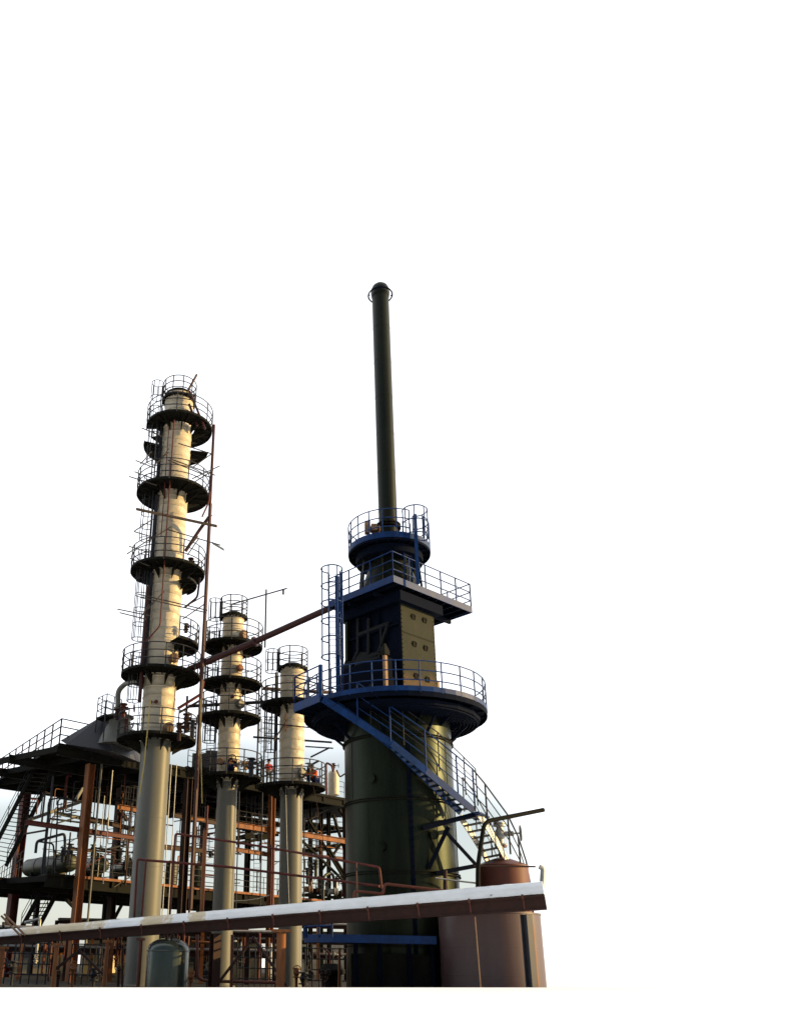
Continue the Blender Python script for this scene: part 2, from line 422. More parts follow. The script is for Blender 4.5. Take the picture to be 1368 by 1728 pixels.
for (pa, pb, an) in ((1142, 967, -PI * .80), (967, 836, -PI * .82), (836, 730, -PI * .84)):
    o = MB(); x_, y_ = X1 + (rU + .14) * math.cos(an), Y1 + (rU + .14) * math.sin(an); o.beam((x_, y_, Z1(pa)), (x_, y_, Z1(pb) - .3), .2, .12)
    o.tube((x_ - .22, y_ - .05, Z1(pa)), (x_ - .22, y_ - .05, Z1(pb)), .04, 6); o.build('cable_tray', M['rail'], T1)
# davit at the top and slanting brace
d = MB(); p = P(303, 727, Y1 - .6); d.tube(P(310, 672, Y1 - .7), P(332, 632, Y1 - .5), .07, 8); d.tube(P(320, 660, Y1 - .9), P(346, 724, Y1 - 1.0), .07, 8)
d.beam(P(319, 682, Y1 - .85), P(333, 718, Y1 - .9), .12, .14); d.build('davit', M['pipe'], T1)

# ---- pipes on the tall column
def pipe(pts, r, m, label, name='pipe', cat='pipe', group=None, n=10, flanges=()):
    root = MB(); root.poly(pts, r, n)
    for i in flanges:
        q = Vector(pts[i]); dd = (Vector(pts[min(i + 1, len(pts) - 1)]) - Vector(pts[max(i - 1, 0)])).normalized()
        root.lathe_ax([(r, -.06), (r * 1.7, -.06), (r * 1.7, .06), (r, .06)], q, dd, 12)
    o = root.build(name, M[m]); return tag(o, label, cat, group)
def bend(pts, rad=.25, k=4):
    pts = [Vector(p) for p in pts]; out = [pts[0]]
    for i in range(1, len(pts) - 1):
        a, b, c = pts[i - 1], pts[i], pts[i + 1]; ra = min(rad, (a - b).length * .45, (c - b).length * .45)
        s0 = b + (a - b).normalized() * ra; s1 = b + (c - b).normalized() * ra
        for j in range(k + 1):
            t = j / k; out.append((s0 * (1 - t) + b * t) * (1 - t) + (b * (1 - t) + s1 * t) * t)
    out.append(pts[-1]); return out
yr = Y1 - .4
def vert(px, py0, py1, Y):      # a true vertical through one pixel, between two rows
    x = P(px, py0, Y).x; z0 = Zat(x, Y, py0); z1 = Zat(x, Y, py1)
    return (x, Y, z0), (x, Y, z1)
a, b = vert(361, 717, 1535, Y1 - 1.2)
pipe([a, b], .085, 'pipe', 'long dark red riser pipe down the right side of the tallest column', flanges=())
a, b = vert(358, 850, 1535, Y1 - 1.05); pipe([(a[0] - .05, a[1], a[2]), (b[0] - .05, b[1], b[2])], .05, 'pipe', 'slimmer red pipe running beside the long riser of the tallest column')
a, b = vert(250, 990, 1185, Y1 - .9); pipe([a, b], .10, 'pipe', 'thick short maroon vertical pipe on the left of the tallest column')
a, b = vert(294, 709, 1056, Y1 - 1.75)
pipe(bend([a, b, P(247, 1082, Y1 - 1.2)], .2), .04, 'red', 'thin red pipe dropping in front of the tallest column and kinking left at its foot')
a, b = vert(285, 720, 905, Y1 - 1.7); pipe([a, b], .028, 'red', 'thinnest red drop tube in front of the top third of the tallest column')
pipe(bend([P(341, 872, Y1 - 1.5), P(352, 848, Y1 - 1.4), P(354, 830, Y1 - 1.4)], .2), .05, 'red', 'short hooked red pipe beside the second highest platform')
pipe(bend([P(313, 930, Y1 - .5), P(336, 895, Y1 - .6), P(356, 868, Y1 - 1.1)], .2), .10, 'pipe', 'stubby slanting brown duct below the thick scaffold plank')
pipe(bend([P(312, 1025, Y1 - .9), P(333, 1008, Y1 - 1), P(337, 975, Y1 - 1)], .2), .06, 'pipe', 'elbow pipe under the third highest platform of the tallest column')
# scaffold tubes round the upper column
lv = {0: 'just below the highest wide platform', 1: 'between the two upper platforms', 2: 'below the second platform', 3: 'around the middle platform', 4: 'above the lower manhole'}
SC = [((239, 722), (272, 736), 0), ((229, 777), (262, 790), 1), ((301, 748), (358, 766), 0), ((287, 774), (363, 802), 1), ((283, 776), (358, 807), 1), ((227, 796), (262, 809), 1),
      ((218, 804), (265, 819), 1), ((237, 783), (256, 762), 1), ((326, 788), (358, 765), 1), ((324, 808), (371, 786), 1), ((324, 816), (360, 793), 1), ((274, 772), (285, 757), 0),
      ((226, 897), (256, 906), 2), ((227, 896), (258, 876), 2), ((281, 893), (372, 920), 3), ((214, 935), (256, 908), 3), ((218, 922), (256, 934), 3), ((219, 942), (252, 955), 3),
      ((234, 1003), (350, 1030), 4), ((236, 1008), (348, 1034), 4), ((198, 1028), (252, 1039), 4), ((202, 1034), (246, 1045), 4), ((249, 1028), (277, 998), 4), ((310, 1025), (347, 1004), 4),
      ((308, 1045), (347, 1018), 4), ((235, 1046), (252, 1020), 4), ((318, 925), (334, 905), 3), ((316, 937), (336, 908), 3), ((262, 783), (285, 763), 1), ((250, 913), (290, 888), 3)]
for i, (q0, q1, k) in enumerate(SC):
    off = -1.35 - .12 * (i % 4)
    m = MB(); m.tube(P(*q0, Y1 + off), P(*q1, Y1 + off - .25 + .1 * (i % 5)), .032, 6)
    tag(m.build('scaffold_tube', M['scaf']), 'thin loose scaffold tube lashed to the tallest column ' + lv[k], 'scaffold tube', 'scaffold tubes on the tallest column ' + lv[k])
m = MB(); m.beam(P(230, 859, Y1 - 1.5), P(366, 888, Y1 - 1.9), .17, .10)
tag(m.build('scaffold_plank', M['plank']), 'long thick timber plank crossing the tallest column below its second platform', 'plank')
m = MB(); m.beam(P(358, 916, Y1 - 1.0), P(378, 928, Y1 - 1.0), .20, .05)
tag(m.build('scaffold_plank', M['galvw']), 'pale short board sticking out to the right of the tallest column', 'plank')

# valves on tall column platforms
def valve_thing(px, py, Y, s, m, label, d=(0, 0, 1), w=(1, 0, 0), drop=0, nozzle=None):
    mb = MB(); p = P(px, py, Y); valve(mb, p, s, d, w)
    if drop: mb.tube(p, p - Vector((0, 0, drop)), .25 * s, 8)
    if nozzle is not None: mb.tube(p, nozzle, .16 * s, 8)
    return tag(mb.build('valve', M[m]), label, 'valve')
valve_thing(328, 822, Y1 - .3, .34, 'scaf', 'small valve on the second highest platform of the tallest column', drop=.35)
valve_thing(322, 948, Y1 - .3, .42, 'brown', 'small rusty valve on the third highest wide platform, right side', drop=.3)
valve_thing(314, 1058, Y1 - .6, .36, 'brown', 'valve with handwheel on the small side platform of the tallest column', drop=.35)
valve_thing(264, 1185, Y1 - .95, .24, 'red', 'red nozzle valve on the lit face above the lowest platform', d=(0, 1, 0), w=(-1, 0, 0))

# ================================================================== COLUMN 2 AND 3
def column_small(px0, py0, Yc, rU, rL, z_split, z_top, plats, label, ringr, ladder_ang, cage_rows, mans, xref):
    X = axis_x(px0, py0, Yc); Zf = lambda py: Zat(X, Yc, py)
    T = empty('distillation_column', (X, Yc, 0), label, 'tower')
    zb = Zf(z_split); zt = Zf(z_top)
    s = MB(); s.lathe([(rL + .2, 0), (rL + .2, .12), (rL, .14), (rL, zb - .25), (rL + .07, zb - .25), (rL + .07, zb - .12), (rL, zb - .12), (rL, zb)], X, Yc, 0, 48)
    for zz in (2.9, 5.5): s.lathe([(rL + .001, 0), (rL + .006, .01), (rL + .006, .03), (rL + .001, .04)], X, Yc, zz, 48)
    s.build('shell', M['shell'], T)
    clad_column(T, X, Yc, zb, zt, rU, 'insulation')
    for (py, rp, h) in plats:
        Z = Zf(py); platform(T, X, Yc, Z, rU + .03, rp / S((X, Yc, Z)), 0, 2 * PI, h, 12, brackets=8)
    Z = zt + .02; platform(T, X, Yc, Z, rU - .1, ringr / S((X, Yc, Z)), 0, 2 * PI, 1.15, 7, brackets=6)
    cp = MB(); cp.lathe([(rU + .02, 0), (rU + .02, .1), (rU * .7, .28), (.001, .34)], X, Yc, zt + .01, 36); cp.build('top_head', M['dark'], T)
    prev = zt
    for (py, rp, h) in plats:
        z0 = Zf(py); r = rU + .14; an = ladder_ang
        ladder(T, X + r * math.cos(an), Yc + r * math.sin(an), z0, prev + 1.1, an, cz=min(z0 + 2, prev - .1)); prev = z0
    for (px, py, rp, mm) in mans:
        Z = Zf(py); ax = CX + FPX * (Vector((X, Yc, Z)) - CAM).dot(cR) / (Vector((X, Yc, Z)) - CAM).dot(cF)
        an = -PI / 2 + math.asin(max(-.95, min(.95, (px - ax) / S((X, Yc, Z)) / rU)))
        manhole(T, (X + rU * math.cos(an) * .98, Yc + rU * math.sin(an) * .98, Z), (math.cos(an), math.sin(an), 0), rp / S((X, Yc, Z)), mm, .14)
    return T, X, Zf
T2, X2, Z2 = column_small(376, 1540, 46.5, .605, .54, 1322, 1043, [(1093, 50, 1.27), (1156, 50, 1.27), (1213, 51, 1.27), (1314, 56, 1.27)],
    'medium cream clad column with four round platforms, between the tallest and the shortest columns', 22.5, PI * 1.0, None,
    [(402, 1133, 6, 'orange'), (392, 1182, 3, 'red'), (402, 1192, 8.5, 'shell'), (408, 1075, 8.5, 'hatch'), (368 + 8, 1290, 6, 'hatch')], 0)
T3, X3, Z3 = column_small(489.6, 1540, 47.0, .69, .605, 1335, 1130, [(1192, 52, 1.27), (1330, 57, 1.27)],
    'shortest cream clad column, beside the blue stair landing of the dark chimney', 25, PI * 1.02, None,
    [(506, 1308, 9, 'shell')], 0)
# second column's davit
d = MB(); q = P(447, 1093, 46.70); top = (q.x, q.y, Zat(q.x, q.y, 995))
d.tube(q, top, .05, 8); d.tube(P(390, 1020, 46.30), P(484, 993, 46.90), .045, 8)
a = P(478, 994, 46.85); d.tube(a, a - Vector((0, 0, .35)), .06, 6)
d.build('davit', M['rail'], T2)
m = MB(); m.beam(a - Vector((0, 0, .4)), a - Vector((-.05, 0, 1.75)), .09, .015)
tag(m.build('hanging_sling', M['galvw']), 'pale webbing sling hanging from the davit tip of the medium column', 'sling')
a, b = vert(450, 1090, 1520, 43.2)
a, b = vert(482, 1205, 1235, 46.3); pipe([a, b], .03, 'orange', 'short orange tube dangling under the upper platform of the shortest column')
# small dark cluster on column 2
valve_thing(392, 1288, 45.9, .5, 'brown', 'dark valve cluster in front of the medium column above its lowest platform', d=(1, 0, 0), w=(0, -1, .3), drop=.3)
valve_thing(414, 1290, 46.3, .45, 'hatch', 'rusty flanged valve at the right side of the medium column', d=(1, 0, 0), w=(.3, -1, 0), drop=.3)
valve_thing(520, 1303, 46.6, .42, 'vessel', 'flanged nozzle valve beside the manhole of the shortest column', d=(1, 0, 0), w=(0, -.4, 1), drop=.3)

# ================================================================== STEEL STRUCTURE
A = P(100, 1253, 47.0); ZD = A.z
quad = [(100, 1253), (600, 1350), (600, 1373), (516, 1382), (190, 1353), (-8, 1317)]
dp = [PZ(a_, b_, ZD) for a_, b_ in quad]
Bm = PZ(581, 1346, ZD)
nv = (Bm - A).cross(Vector((0, 0, 1))).normalized()
along = (Bm - A).normalized()
back = Vector((-along.y, along.x, 0))
def FP(px, py, dy=0): return PPL(px, py, A + back * dy, nv)     # on the structure's front plane
ST = empty('process_steel_structure', (A.x, A.y, 0), 'big two deck rusty steel process structure behind the cream columns', 'steel structure')
dk = MB(); dk.prism([(v.x, v.y) for v in dp], ZD - .18, ZD - .02)
L = (Bm - A).length; W = 17
for k in range(12):
    q = A + along * (k * L / 11.0); e = q + back * 12.5 - along * 1.5
    dk.box((q + e) / 2 - Vector((0, 0, .37)), ((e - q).length, .16, .34), ((e - q).normalized(), Vector((0, 0, 1)).cross((e - q).normalized()), Vector((0, 0, 1))))
for k in range(4):
    q = A + back * (.1 + k * 4.1) - Vector((0, 0, .45)); dk.ibeam(q - along * (k * .8), q + along * L, .25, .5)
od = dk.build('upper_deck', M['dark'], ST)
rl = MB(); flat_rail(rl, [dp[5], dp[0], dp[0] + along * 5.2], 1.35, None, .036); flat_rail(rl, [dp[0] + along * 9, dp[0] + along * L], 1.1, None, .022); rl.build('railing', M['rail'], od)
# mid deck
C0 = P(80, 1473, 47.5); ZM = C0.z
mp = [PZ(a_, b_, ZM) for a_, b_ in ((80, 1473), (553, 1520), (583, 1533), (330, 1533), (135, 1517), (-12, 1502))]
dk = MB(); dk.prism([(v.x, v.y) for v in mp], ZM - .12, ZM)
dirm = (mp[1] - mp[0]).normalized(); bm = Vector((-dirm.y, dirm.x, 0))
for k in range(4):
    q = mp[0] + bm * (.15 + k * 3.6) - Vector((0, 0, .42)); dk.ibeam(q - dirm * (k * .6), q + dirm * (mp[1] - mp[0]).length, .25, .58)
for k in range(9):
    q = mp[0] + dirm * (k * 2.3) - Vector((0, 0, .3)); dk.beam(q, q + bm * 11.3, .14, .3)
mdk = dk.build('middle_deck', M['dark'], ST)
rl = MB(); flat_rail(rl, [mp[5], mp[0] - dirm * .2 + bm * 2.0], 1.25, None, .02); flat_rail(rl, [mp[0] + bm * .05, mp[1]], 1.1, None, .022); rl.build('railing', M['rail'], mdk)
e = MB(); e.beam(mp[0] - bm * .02 + Vector((0, 0, -.06)) + dirm * 2.2, mp[1] - bm * .02 + Vector((0, 0, -.06)), .05, .14); e.build('edge_beam', M['orange'], mdk)

def icol(px, py0, py1, dy, w, m, web=None):
    q = FP(px, py0, dy); z1 = q.z; z0 = max(0, Zat(q.x, q.y, py1))
    o = MB(); o.ibeam((q.x, q.y, z0), (q.x, q.y, z1), w, w, .035, math.atan2(along.y, along.x) + PI / 2)
    return o.build('column', M[m], ST)
icol(153, 1290, 1690, .25, .42, 'orange')
q = icol(319, 1294, 1690, .25, .40, 'brown')
icol(204, 1330, 1690, 6.0, .42, 'brown')
icol(44, 1338, 1690, 9.5, .52, 'red')
icol(70, 1460, 1690, 14.5, .30, 'brown')
icol(181, 1500, 1690, 7.5, .30, 'dark')
icol(247, 1350, 1690, 10, .40, 'brown')
icol(459, 1330, 1690, .25, .36, 'orange')
icol(345, 1340, 1690, 8, .3, 'brown')
icol(420, 1350, 1690, 6, .32, 'dark')
icol(583, 1356, 1690, .3, .36, 'brown')
for px in (524, 541, 554): icol(px, 1366, 1690, 3.0 + (px % 3), .24, 'dark')

def fbeam(q0, q1, dy, w, h, m='brown', name='beam'):
    o = MB(); o.ibeam(FP(*q0, dy), FP(*q1, dy), w, h, .02); return o.build(name, M[m], ST)
fbeam((44, 1388), (226, 1414), 0.6, .2, .26, 'red')
fbeam((150, 1382), (226, 1400), 3, .2, .26, 'brown')
fbeam((198, 1362), (235, 1368), 1.5, .25, .3, 'orange')
fbeam((290, 1375), (372, 1390), 1.0, .2, .3, 'brown')
fbeam((323, 1382), (345, 1384), .2, .1, .16, 'orange')
fbeam((395, 1392), (466, 1403), .4, .25, .36, 'orange')
fbeam((398, 1434), (455, 1443), .6, .2, .26, 'orange')
fbeam((507, 1408), (586, 1421), .2, .3, .36, 'orange')
fbeam((507, 1439), (572, 1427), 2.0, .26, .34, 'dark')
fbeam((232, 1426), (345, 1436), 2.5, .2, .3, 'brown')
fbeam((395, 1415), (470, 1408), 5, .2, .3, 'dark')
fbeam((140, 1344), (236, 1362), 9, .2, .34, 'dark')
fbeam((380, 1352), (520, 1368), 8.5, .2, .4, 'dark')
fbeam((510, 1443), (583, 1449), 4, .16, .2, 'red')
for q0, q1, dy, w, m in (((49, 1384), (137, 1353), 6, .2, 'shell'), ((93, 1372), (142, 1382), 5, .2, 'shell'), ((95, 1390), (135, 1378), 3, .08, 'rail'),
      ((126, 1533), (111, 1518), 1, .16, 'dark'), ((188, 1560), (205, 1528), 6, .16, 'dark'), ((128, 1350), (140, 1330), 1, .14, 'shell'),
      ((520, 1383), (583, 1487), 1.5, .16, 'dark'), ((562, 1375), (586, 1450), 1.5, .16, 'dark'), ((508, 1418), (586, 1493), 1.0, .15, 'dark'),
      ((572, 1366), (590, 1390), 1.5, .18, 'dark'), ((540, 1472), (575, 1425), 1.6, .14, 'dark'), ((556, 1434), (583, 1478), 1.4, .13, 'dark'),
      ((398, 1414), (455, 1398), 2, .14, 'dark'), ((400, 1424), (462, 1412), 3, .2, 'dark'), ((215, 1385), (200, 1365), 4, .2, 'brown')):
    o = MB(); o.beam(FP(*q0, dy), FP(*q1, dy), w, w); o.build('brace', M[m], ST)

# stairs on the left (parts of the structure)
def stair(parent, l0, l1, r0, r1, n, m='dark', rail_side=None, rh=1.0, rm='rail', tr=.22, sw=.07, sh=.26):
    l0, l1, r0, r1 = map(Vector, (l0, l1, r0, r1)); o = MB()
    o.beam(l0, l1, sw, sh); o.beam(r0, r1, sw, sh)
    for i in range(1, n):
        a = l0.lerp(l1, i / n); b = r0.lerp(r1, i / n); dd = (l1 - l0); dd.z = 0
        o.box((a + b) / 2, ((b - a).length, tr, .045), ((b - a).normalized(), Vector((0, 0, 1)).cross((b - a).normalized()), Vector((0, 0, 1))))
    so = o.build('stair', M[m], parent)
    if rail_side:
        g_ = MB()
        for a, b in rail_side:
            a, b = Vector(a), Vector(b)
            for k in (1, 2, 3):
                z = Vector((0, 0, rh * k / 3)); g_.tube(a + z, b + z, .022, 5)
            nn = max(2, round((b - a).length / 1.3))
            for i in range(nn + 1):
                q = a.lerp(b, i / nn); g_.tube(q, q + Vector((0, 0, rh)), .026, 5)
        g_.build('railing', M[rm], so)
    return so
Ys = 53.5
l0, l1 = P(62, 1292, Ys), P(-22, 1455, Ys + 1.5); r0, r1 = P(97, 1292, Ys - .6), P(10, 1462, Ys + .9)
stair(ST, l0, l1, r0, r1, 24, 'dark', [(l0, l1), (r0, r1)], 1.1)
l0, l1 = P(84, 1480, Ys), P(34, 1572, Ys + 1); r0, r1 = P(112, 1478, Ys - .6), P(62, 1572, Ys + .4)
stair(ST, l0, l1, r0, r1, 14, 'dark', [(l0, l1), (r0, r1)], 1.0)
# thin uprights, drain lines and hand rails inside the structure
def thin(px, py0, py1, dy, r, m, label, name='pipe'):
    q = FP(px, py0, dy); z1 = Zat(q.x, q.y, py1)
    return pipe([(q.x, q.y, q.z), (q.x, q.y, max(0, z1))], r, m, label, name, n=7)
thin(90, 1310, 1475, 2.0, .06, 'rail', 'dark vertical pipe passing through the upper deck near the left stair')
thin(84, 1348, 1475, 1.0, .05, 'rail', 'slim dark upright pipe right of the leftmost deck stair')
thin(172, 1285, 1558, .5, .06, 'shell', 'pale grey downpipe just right of the big orange steel column')
thin(190, 1300, 1492, .3, .035, 'galvw', 'bright thin conduit between the orange column and the tallest column')
thin(222, 1355, 1495, 1.0, .05, 'brown', 'brown pipe hugging the left edge of the tallest column')
thin(289, 1290, 1550, -.8, .032, 'galvw', 'pale grey vertical pipe just right of the tallest column')
thin(298, 1290, 1550, 0, .03, 'galvw', 'second pale vertical pipe right of the tallest column')
thin(337, 1180, 1550, -4.2, .06, 'red', 'bright red vertical pipe midway between tallest and medium column')
thin(350, 1360, 1550, -3.8, .06, 'red', 'dark red vertical pipe close to the left of the medium column')
thin(404, 1330, 1540, -1.0, .04, 'rail', 'thin dark vertical pipe just right of the medium column')
thin(443, 1330, 1530, 0, .045, 'rail', 'dark vertical line left of the orange flange near the shortest column')
thin(461, 1430, 1530, -1, .05, 'red', 'red vertical pipe left of the shortest column foot')
thin(458, 1426, 1530, -.2, .05, 'red', 'second red vertical pipe left of the shortest column foot')
thin(513, 1380, 1520, 0, .04, 'rail', 'slim dark upright just right of the shortest column')

# wide looped handrail pipes in the left bay
pipe(bend([FP(75, 1475, 1), FP(82, 1350, 1), FP(105, 1346, 1), FP(135, 1352, 1)], .3), .045, 'rail', 'looped dark pipe bending over inside the left bay above the lying vessels')
pipe(bend([FP(93, 1475, 1.5), FP(98, 1347, 1.5), FP(128, 1352, 1.5)], .3), .045, 'rail', 'second looped dark pipe inside the left bay')
pipe(bend([FP(60, 1440, 2), FP(62, 1420, 2), FP(109, 1407, 2), FP(110, 1440, 2)], .2), .08, 'rail', 'thick angled pipe rising over the left lying vessel to its valve')
pipe(bend([FP(62, 1420, 2), FP(90, 1424, 2), FP(93, 1470, 2)], .2), .05, 'rail', 'branch pipe sloping down in front of the left lying vessel')
pipe(bend([FP(168, 1437, 2), FP(215, 1425, 2), FP(217, 1480, 2)], .2), .07, 'rail', 'angled pipe above the right lying vessel')

rp = random.Random(21)
for i in range(92):
    if i >= 64: px, py = rp.choice(((rp.uniform(60, 150), rp.uniform(1350, 1440)), (rp.uniform(295, 470), rp.uniform(1345, 1420))))
    elif i < 26: px, py = rp.uniform(150, 235), rp.uniform(1375, 1470)
    elif i < 44: px, py = rp.uniform(292, 365), rp.uniform(1370, 1500)
    else: px, py = rp.uniform(398, 580), rp.uniform(1400, 1510)
    dy = rp.uniform(1, 7); q = FP(px, py, dy); kind = rp.random(); Lp = rp.uniform(.8, 3.2)
    if kind < .45: e_ = q + Vector((0, 0, Lp)); pts = [q, e_, e_ + along * rp.uniform(-.7, .7)]
    elif kind < .8: e_ = q + along * Lp; pts = [q - Vector((0, 0, rp.uniform(.2, 1))), q, e_]
    else: e_ = q + back * Lp; pts = [q, e_, e_ + Vector((0, 0, rp.uniform(.3, 1)))]
    o = MB(); o.poly(bend(pts, .12, 3), rp.choice((.028, .035, .045, .06)), 6); o.build('pipe', M[rp.choice(('brown', 'red', 'rail', 'rail', 'scaf', 'orange'))], ST)
for (x0_, x1_, py, dy) in ((393, 466, 1396, 3.0), (196, 236, 1348, 2.5), (290, 345, 1432, 3.5), (507, 583, 1442, 4.5)):
    a_, b_ = FP(x0_, py, dy), FP(x1_, py + (x1_ - x0_) * .17, dy); b_.z = a_.z
    o = MB(); o.beam(a_, b_, .9, .12); cw = o.build('catwalk', M['dark'], ST)
    o = MB(); flat_rail(o, [a_ - back * .45 + Vector((0, 0, .06)), b_ - back * .45 + Vector((0, 0, .06))], 1.0, None, .02); o.build('railing', M['rail'], cw)
for i in range(70):
    px = rp.choice((rp.uniform(60, 235), rp.uniform(290, 365), rp.uniform(398, 585), rp.uniform(398, 585))); py = rp.uniform(1370, 1500)
    q = FP(px, py, rp.uniform(.4, 9)); Lc = rp.uniform(2, 5); o = MB()
    d0 = rp.choice((Vector((0, 0, 1)), Vector((0, 0, 1)), along, along * .8 + Vector((0, 0, .5)), back)); q2 = q + d0 * Lc
    if q2.z > ZD - .2: q2.z = ZD - .2
    o.tube(q, q2, rp.choice((.018, .025, .035)), 5); o.build('conduit', M[rp.choice(('rail', 'rail', 'brown', 'scaf', 'galvw', 'red'))], ST)
for px, py0, py1, dy in ((215, 1490, 1330, 2), (372, 1500, 1350, 5), (432, 1510, 1345, 3), (530, 1512, 1360, 3)):
    q = FP(px, py0, dy); ladder(ST, q.x, q.y, ZM, min(ZD - .3, Zat(q.x, q.y, py1)), -PI * .6, 'rail', True, cz=ZM + 2.2)
for x0_, x1_, py, dy, wd in ((292, 372, 1352, 4.0, 4.5), (372, 470, 1372, 4.5, 4.0), (505, 583, 1384, 6.0, 3.0)):
    a_ = FP(x0_, py, dy); b_ = FP(x1_, py + (x1_ - x0_) * .12, dy); b_.z = a_.z
    o = MB(); o.prism([(v.x, v.y) for v in (a_, b_, b_ + back * wd, a_ + back * wd)], a_.z - .12, a_.z)
    for k in range(5): q = a_.lerp(b_, k / 4) - Vector((0, 0, .25)); o.beam(q, q + back * wd, .12, .22)
    cw = o.build('catwalk', M['dark'], ST)
    o = MB(); flat_rail(o, [a_, b_], 1.1, None, .022); o.build('railing', M['rail'], cw)
# lying vessels
def capsule(p0, p1, r, m, label, saddles=True):
    p0, p1 = Vector(p0), Vector(p1); Ln = (p1 - p0).length
    root = empty('horizontal_vessel', ((p0 + p1) / 2) - Vector((0, 0, r)), label, 'vessel', 'horizontal vessels on the middle deck')
    prof = [(.001, -r * .5)] + [(r * math.sin(t), -r * .5 * math.cos(t)) for t in (0.4, .8, 1.2)] + [(r, 0), (r, Ln * .3), (r + .02, Ln * .3), (r + .02, Ln * .3 + .06), (r, Ln * .3 + .06), (r, Ln * .8), (r + .1, Ln * .8), (r + .1, Ln * .8 + .12), (r, Ln * .8 + .12), (r, Ln)] + [(r * math.cos(t), Ln + r * .6 * math.sin(t)) for t in (.4, .8, 1.2)] + [(.001, Ln + r * .6)]
    b = MB(); b.lathe_ax(prof, p0, p1 - p0, 28); b.build('shell', M[m], root)
    for t in (.2, .75):
        s_ = MB(); q = p0.lerp(p1, t); d_, a_, b_ = s_.frame(p1 - p0)
        s_.box(q - Vector((0, 0, r + .05)), (.18, r * 1.5, r * .9), (d_, a_, b_)); s_.build('saddle', M['dark'], root)
    n_ = MB(); q = p0.lerp(p1, .62) + Vector((0, 0, r * .9)); n_.tube(q, q + Vector((0, 0, .35)), .09, 8); n_.lathe_ax([(.09, 0), (.16, 0), (.16, .05), (.09, .05)], q + Vector((0, 0, .3)), (0, 0, 1), 10); n_.build('nozzle', M[m], root)
    return root
v1b, v1a = FP(118, 1456, 2.4), FP(50, 1465, 7.5)
capsule(v1a, v1b, .52, 'vessel', 'left and longer olive green lying vessel on the middle deck, dome end facing right')
v2b, v2a = FP(172, 1460, 2.2), FP(140, 1462, 6.0)
capsule(v2a, v2b, .45, 'vessel', 'right olive lying vessel partly hidden behind the orange steel column')
v3b, v3a = FP(222, 1462, 3), FP(196, 1465, 6)
capsule(v3a, v3b, .34, 'vessel', 'small brownish lying vessel beside the foot of the tallest column')
for px, py, s_, lab in ((107, 1437, .45, 'large upright valve on top of the left lying vessel'), (118, 1432, .5, 'second upright valve stack right of the largest on the left lying vessel'),
                        (157, 1432, .42, 'valve on top of the right lying vessel by the orange column'), (167, 1445, .35, 'low valve on the right lying vessel dome'),
                        (204, 1437, .35, 'slim valve above the small brownish vessel'), (216, 1450, .4, 'valve beside the left edge of the tallest column')):
    valve_thing(px, py, FP(px, py, 2.2).y, s_, 'rail', lab, drop=.6)
thin(119, 1405, 1435, 2.2, .05, 'rail', 'short upright pipe rising from the valve of the left lying vessel')

# top hopper and its small platform
hq = lambda px, py, Y: P(px, py, Y)
hp = empty('hopper', PZ(165, 1262, ZD), 'grey sloping sheet metal hopper standing on the upper deck left of the tallest column', 'hopper')
o = MB(); a = [P(102, 1250, 47.20), P(170, 1210, 48.20), P(184, 1212, 47.60), P(190, 1268, 46.80), P(112, 1256, 46.80)]
off = Vector((1.2, 3.0, 0)); vs = a + [v + off for v in a]; n = len(a)
o.add(vs, [tuple(range(n)), tuple(range(2 * n - 1, n - 1, -1))] + [(i, n + i, n + (i + 1) % n, (i + 1) % n) for i in range(n)]); o.build('sloping_sheet', M['slate'], hp)
cxh = P(200, 1240, 47.8); zt_ = Zat(cxh.x, cxh.y, 1212)
o = MB(); o.lathe([(.001, ZD), (1.25, ZD), (.62, ZD + (zt_ - ZD) * .8), (.62, zt_), (.8, zt_), (.8, zt_ + .08), (.001, zt_ + .1)], cxh.x, cxh.y, 0, 28); o.build('cone', M['shell'], hp)
pz = Zat(P(180, 1210, 47.20).x, 47.2, 1209)
q0 = P(163, 1210, 47.50); q1 = P(178, 1205, 46.60); q2 = P(203, 1212, 47.80); q3 = q0 + (q2 - q1)
for q in (q0, q1, q2, q3): q.z = pz
o = MB(); o.prism([(q.x, q.y) for q in (q0, q1, q2, q3)], pz - .12, pz); pl = o.build('platform', M['dark'], hp)
o = MB(); flat_rail(o, [q3, q0, q1, q2], 1.15, 2, .024); o.build('railing', M['rail'], pl)
for q in (q0, q1):
    o = MB(); o.tube((q.x, q.y, ZD), (q.x, q.y, pz), .035, 6); o.build('leg', M['rail'], hp)
pipe(bend([P(199, 1196, 46.40), P(199, 1166, 46.40), P(212, 1153, 46.00), P(236, 1150, 44.80)], .6, 6), .15, 'shell', 'thick grey green bend pipe from the hopper valve up to the tallest column', flanges=(0,))
valve_thing(199, 1203, 46.4, .5, 'brown', 'dark flanged valve directly under the thick grey bend pipe', drop=.4, w=(.3, -1, 0))
valve_thing(208, 1196, 46.2, .55, 'tankred', 'orange red valve with handwheel pointing right beside the tallest column', w=(1, 0, .05), drop=.6)
valve_thing(212, 1220, 46.2, .4, 'tankred', 'lower red valve between hopper cone and the tallest column', w=(1, 0, -.3), drop=.5)
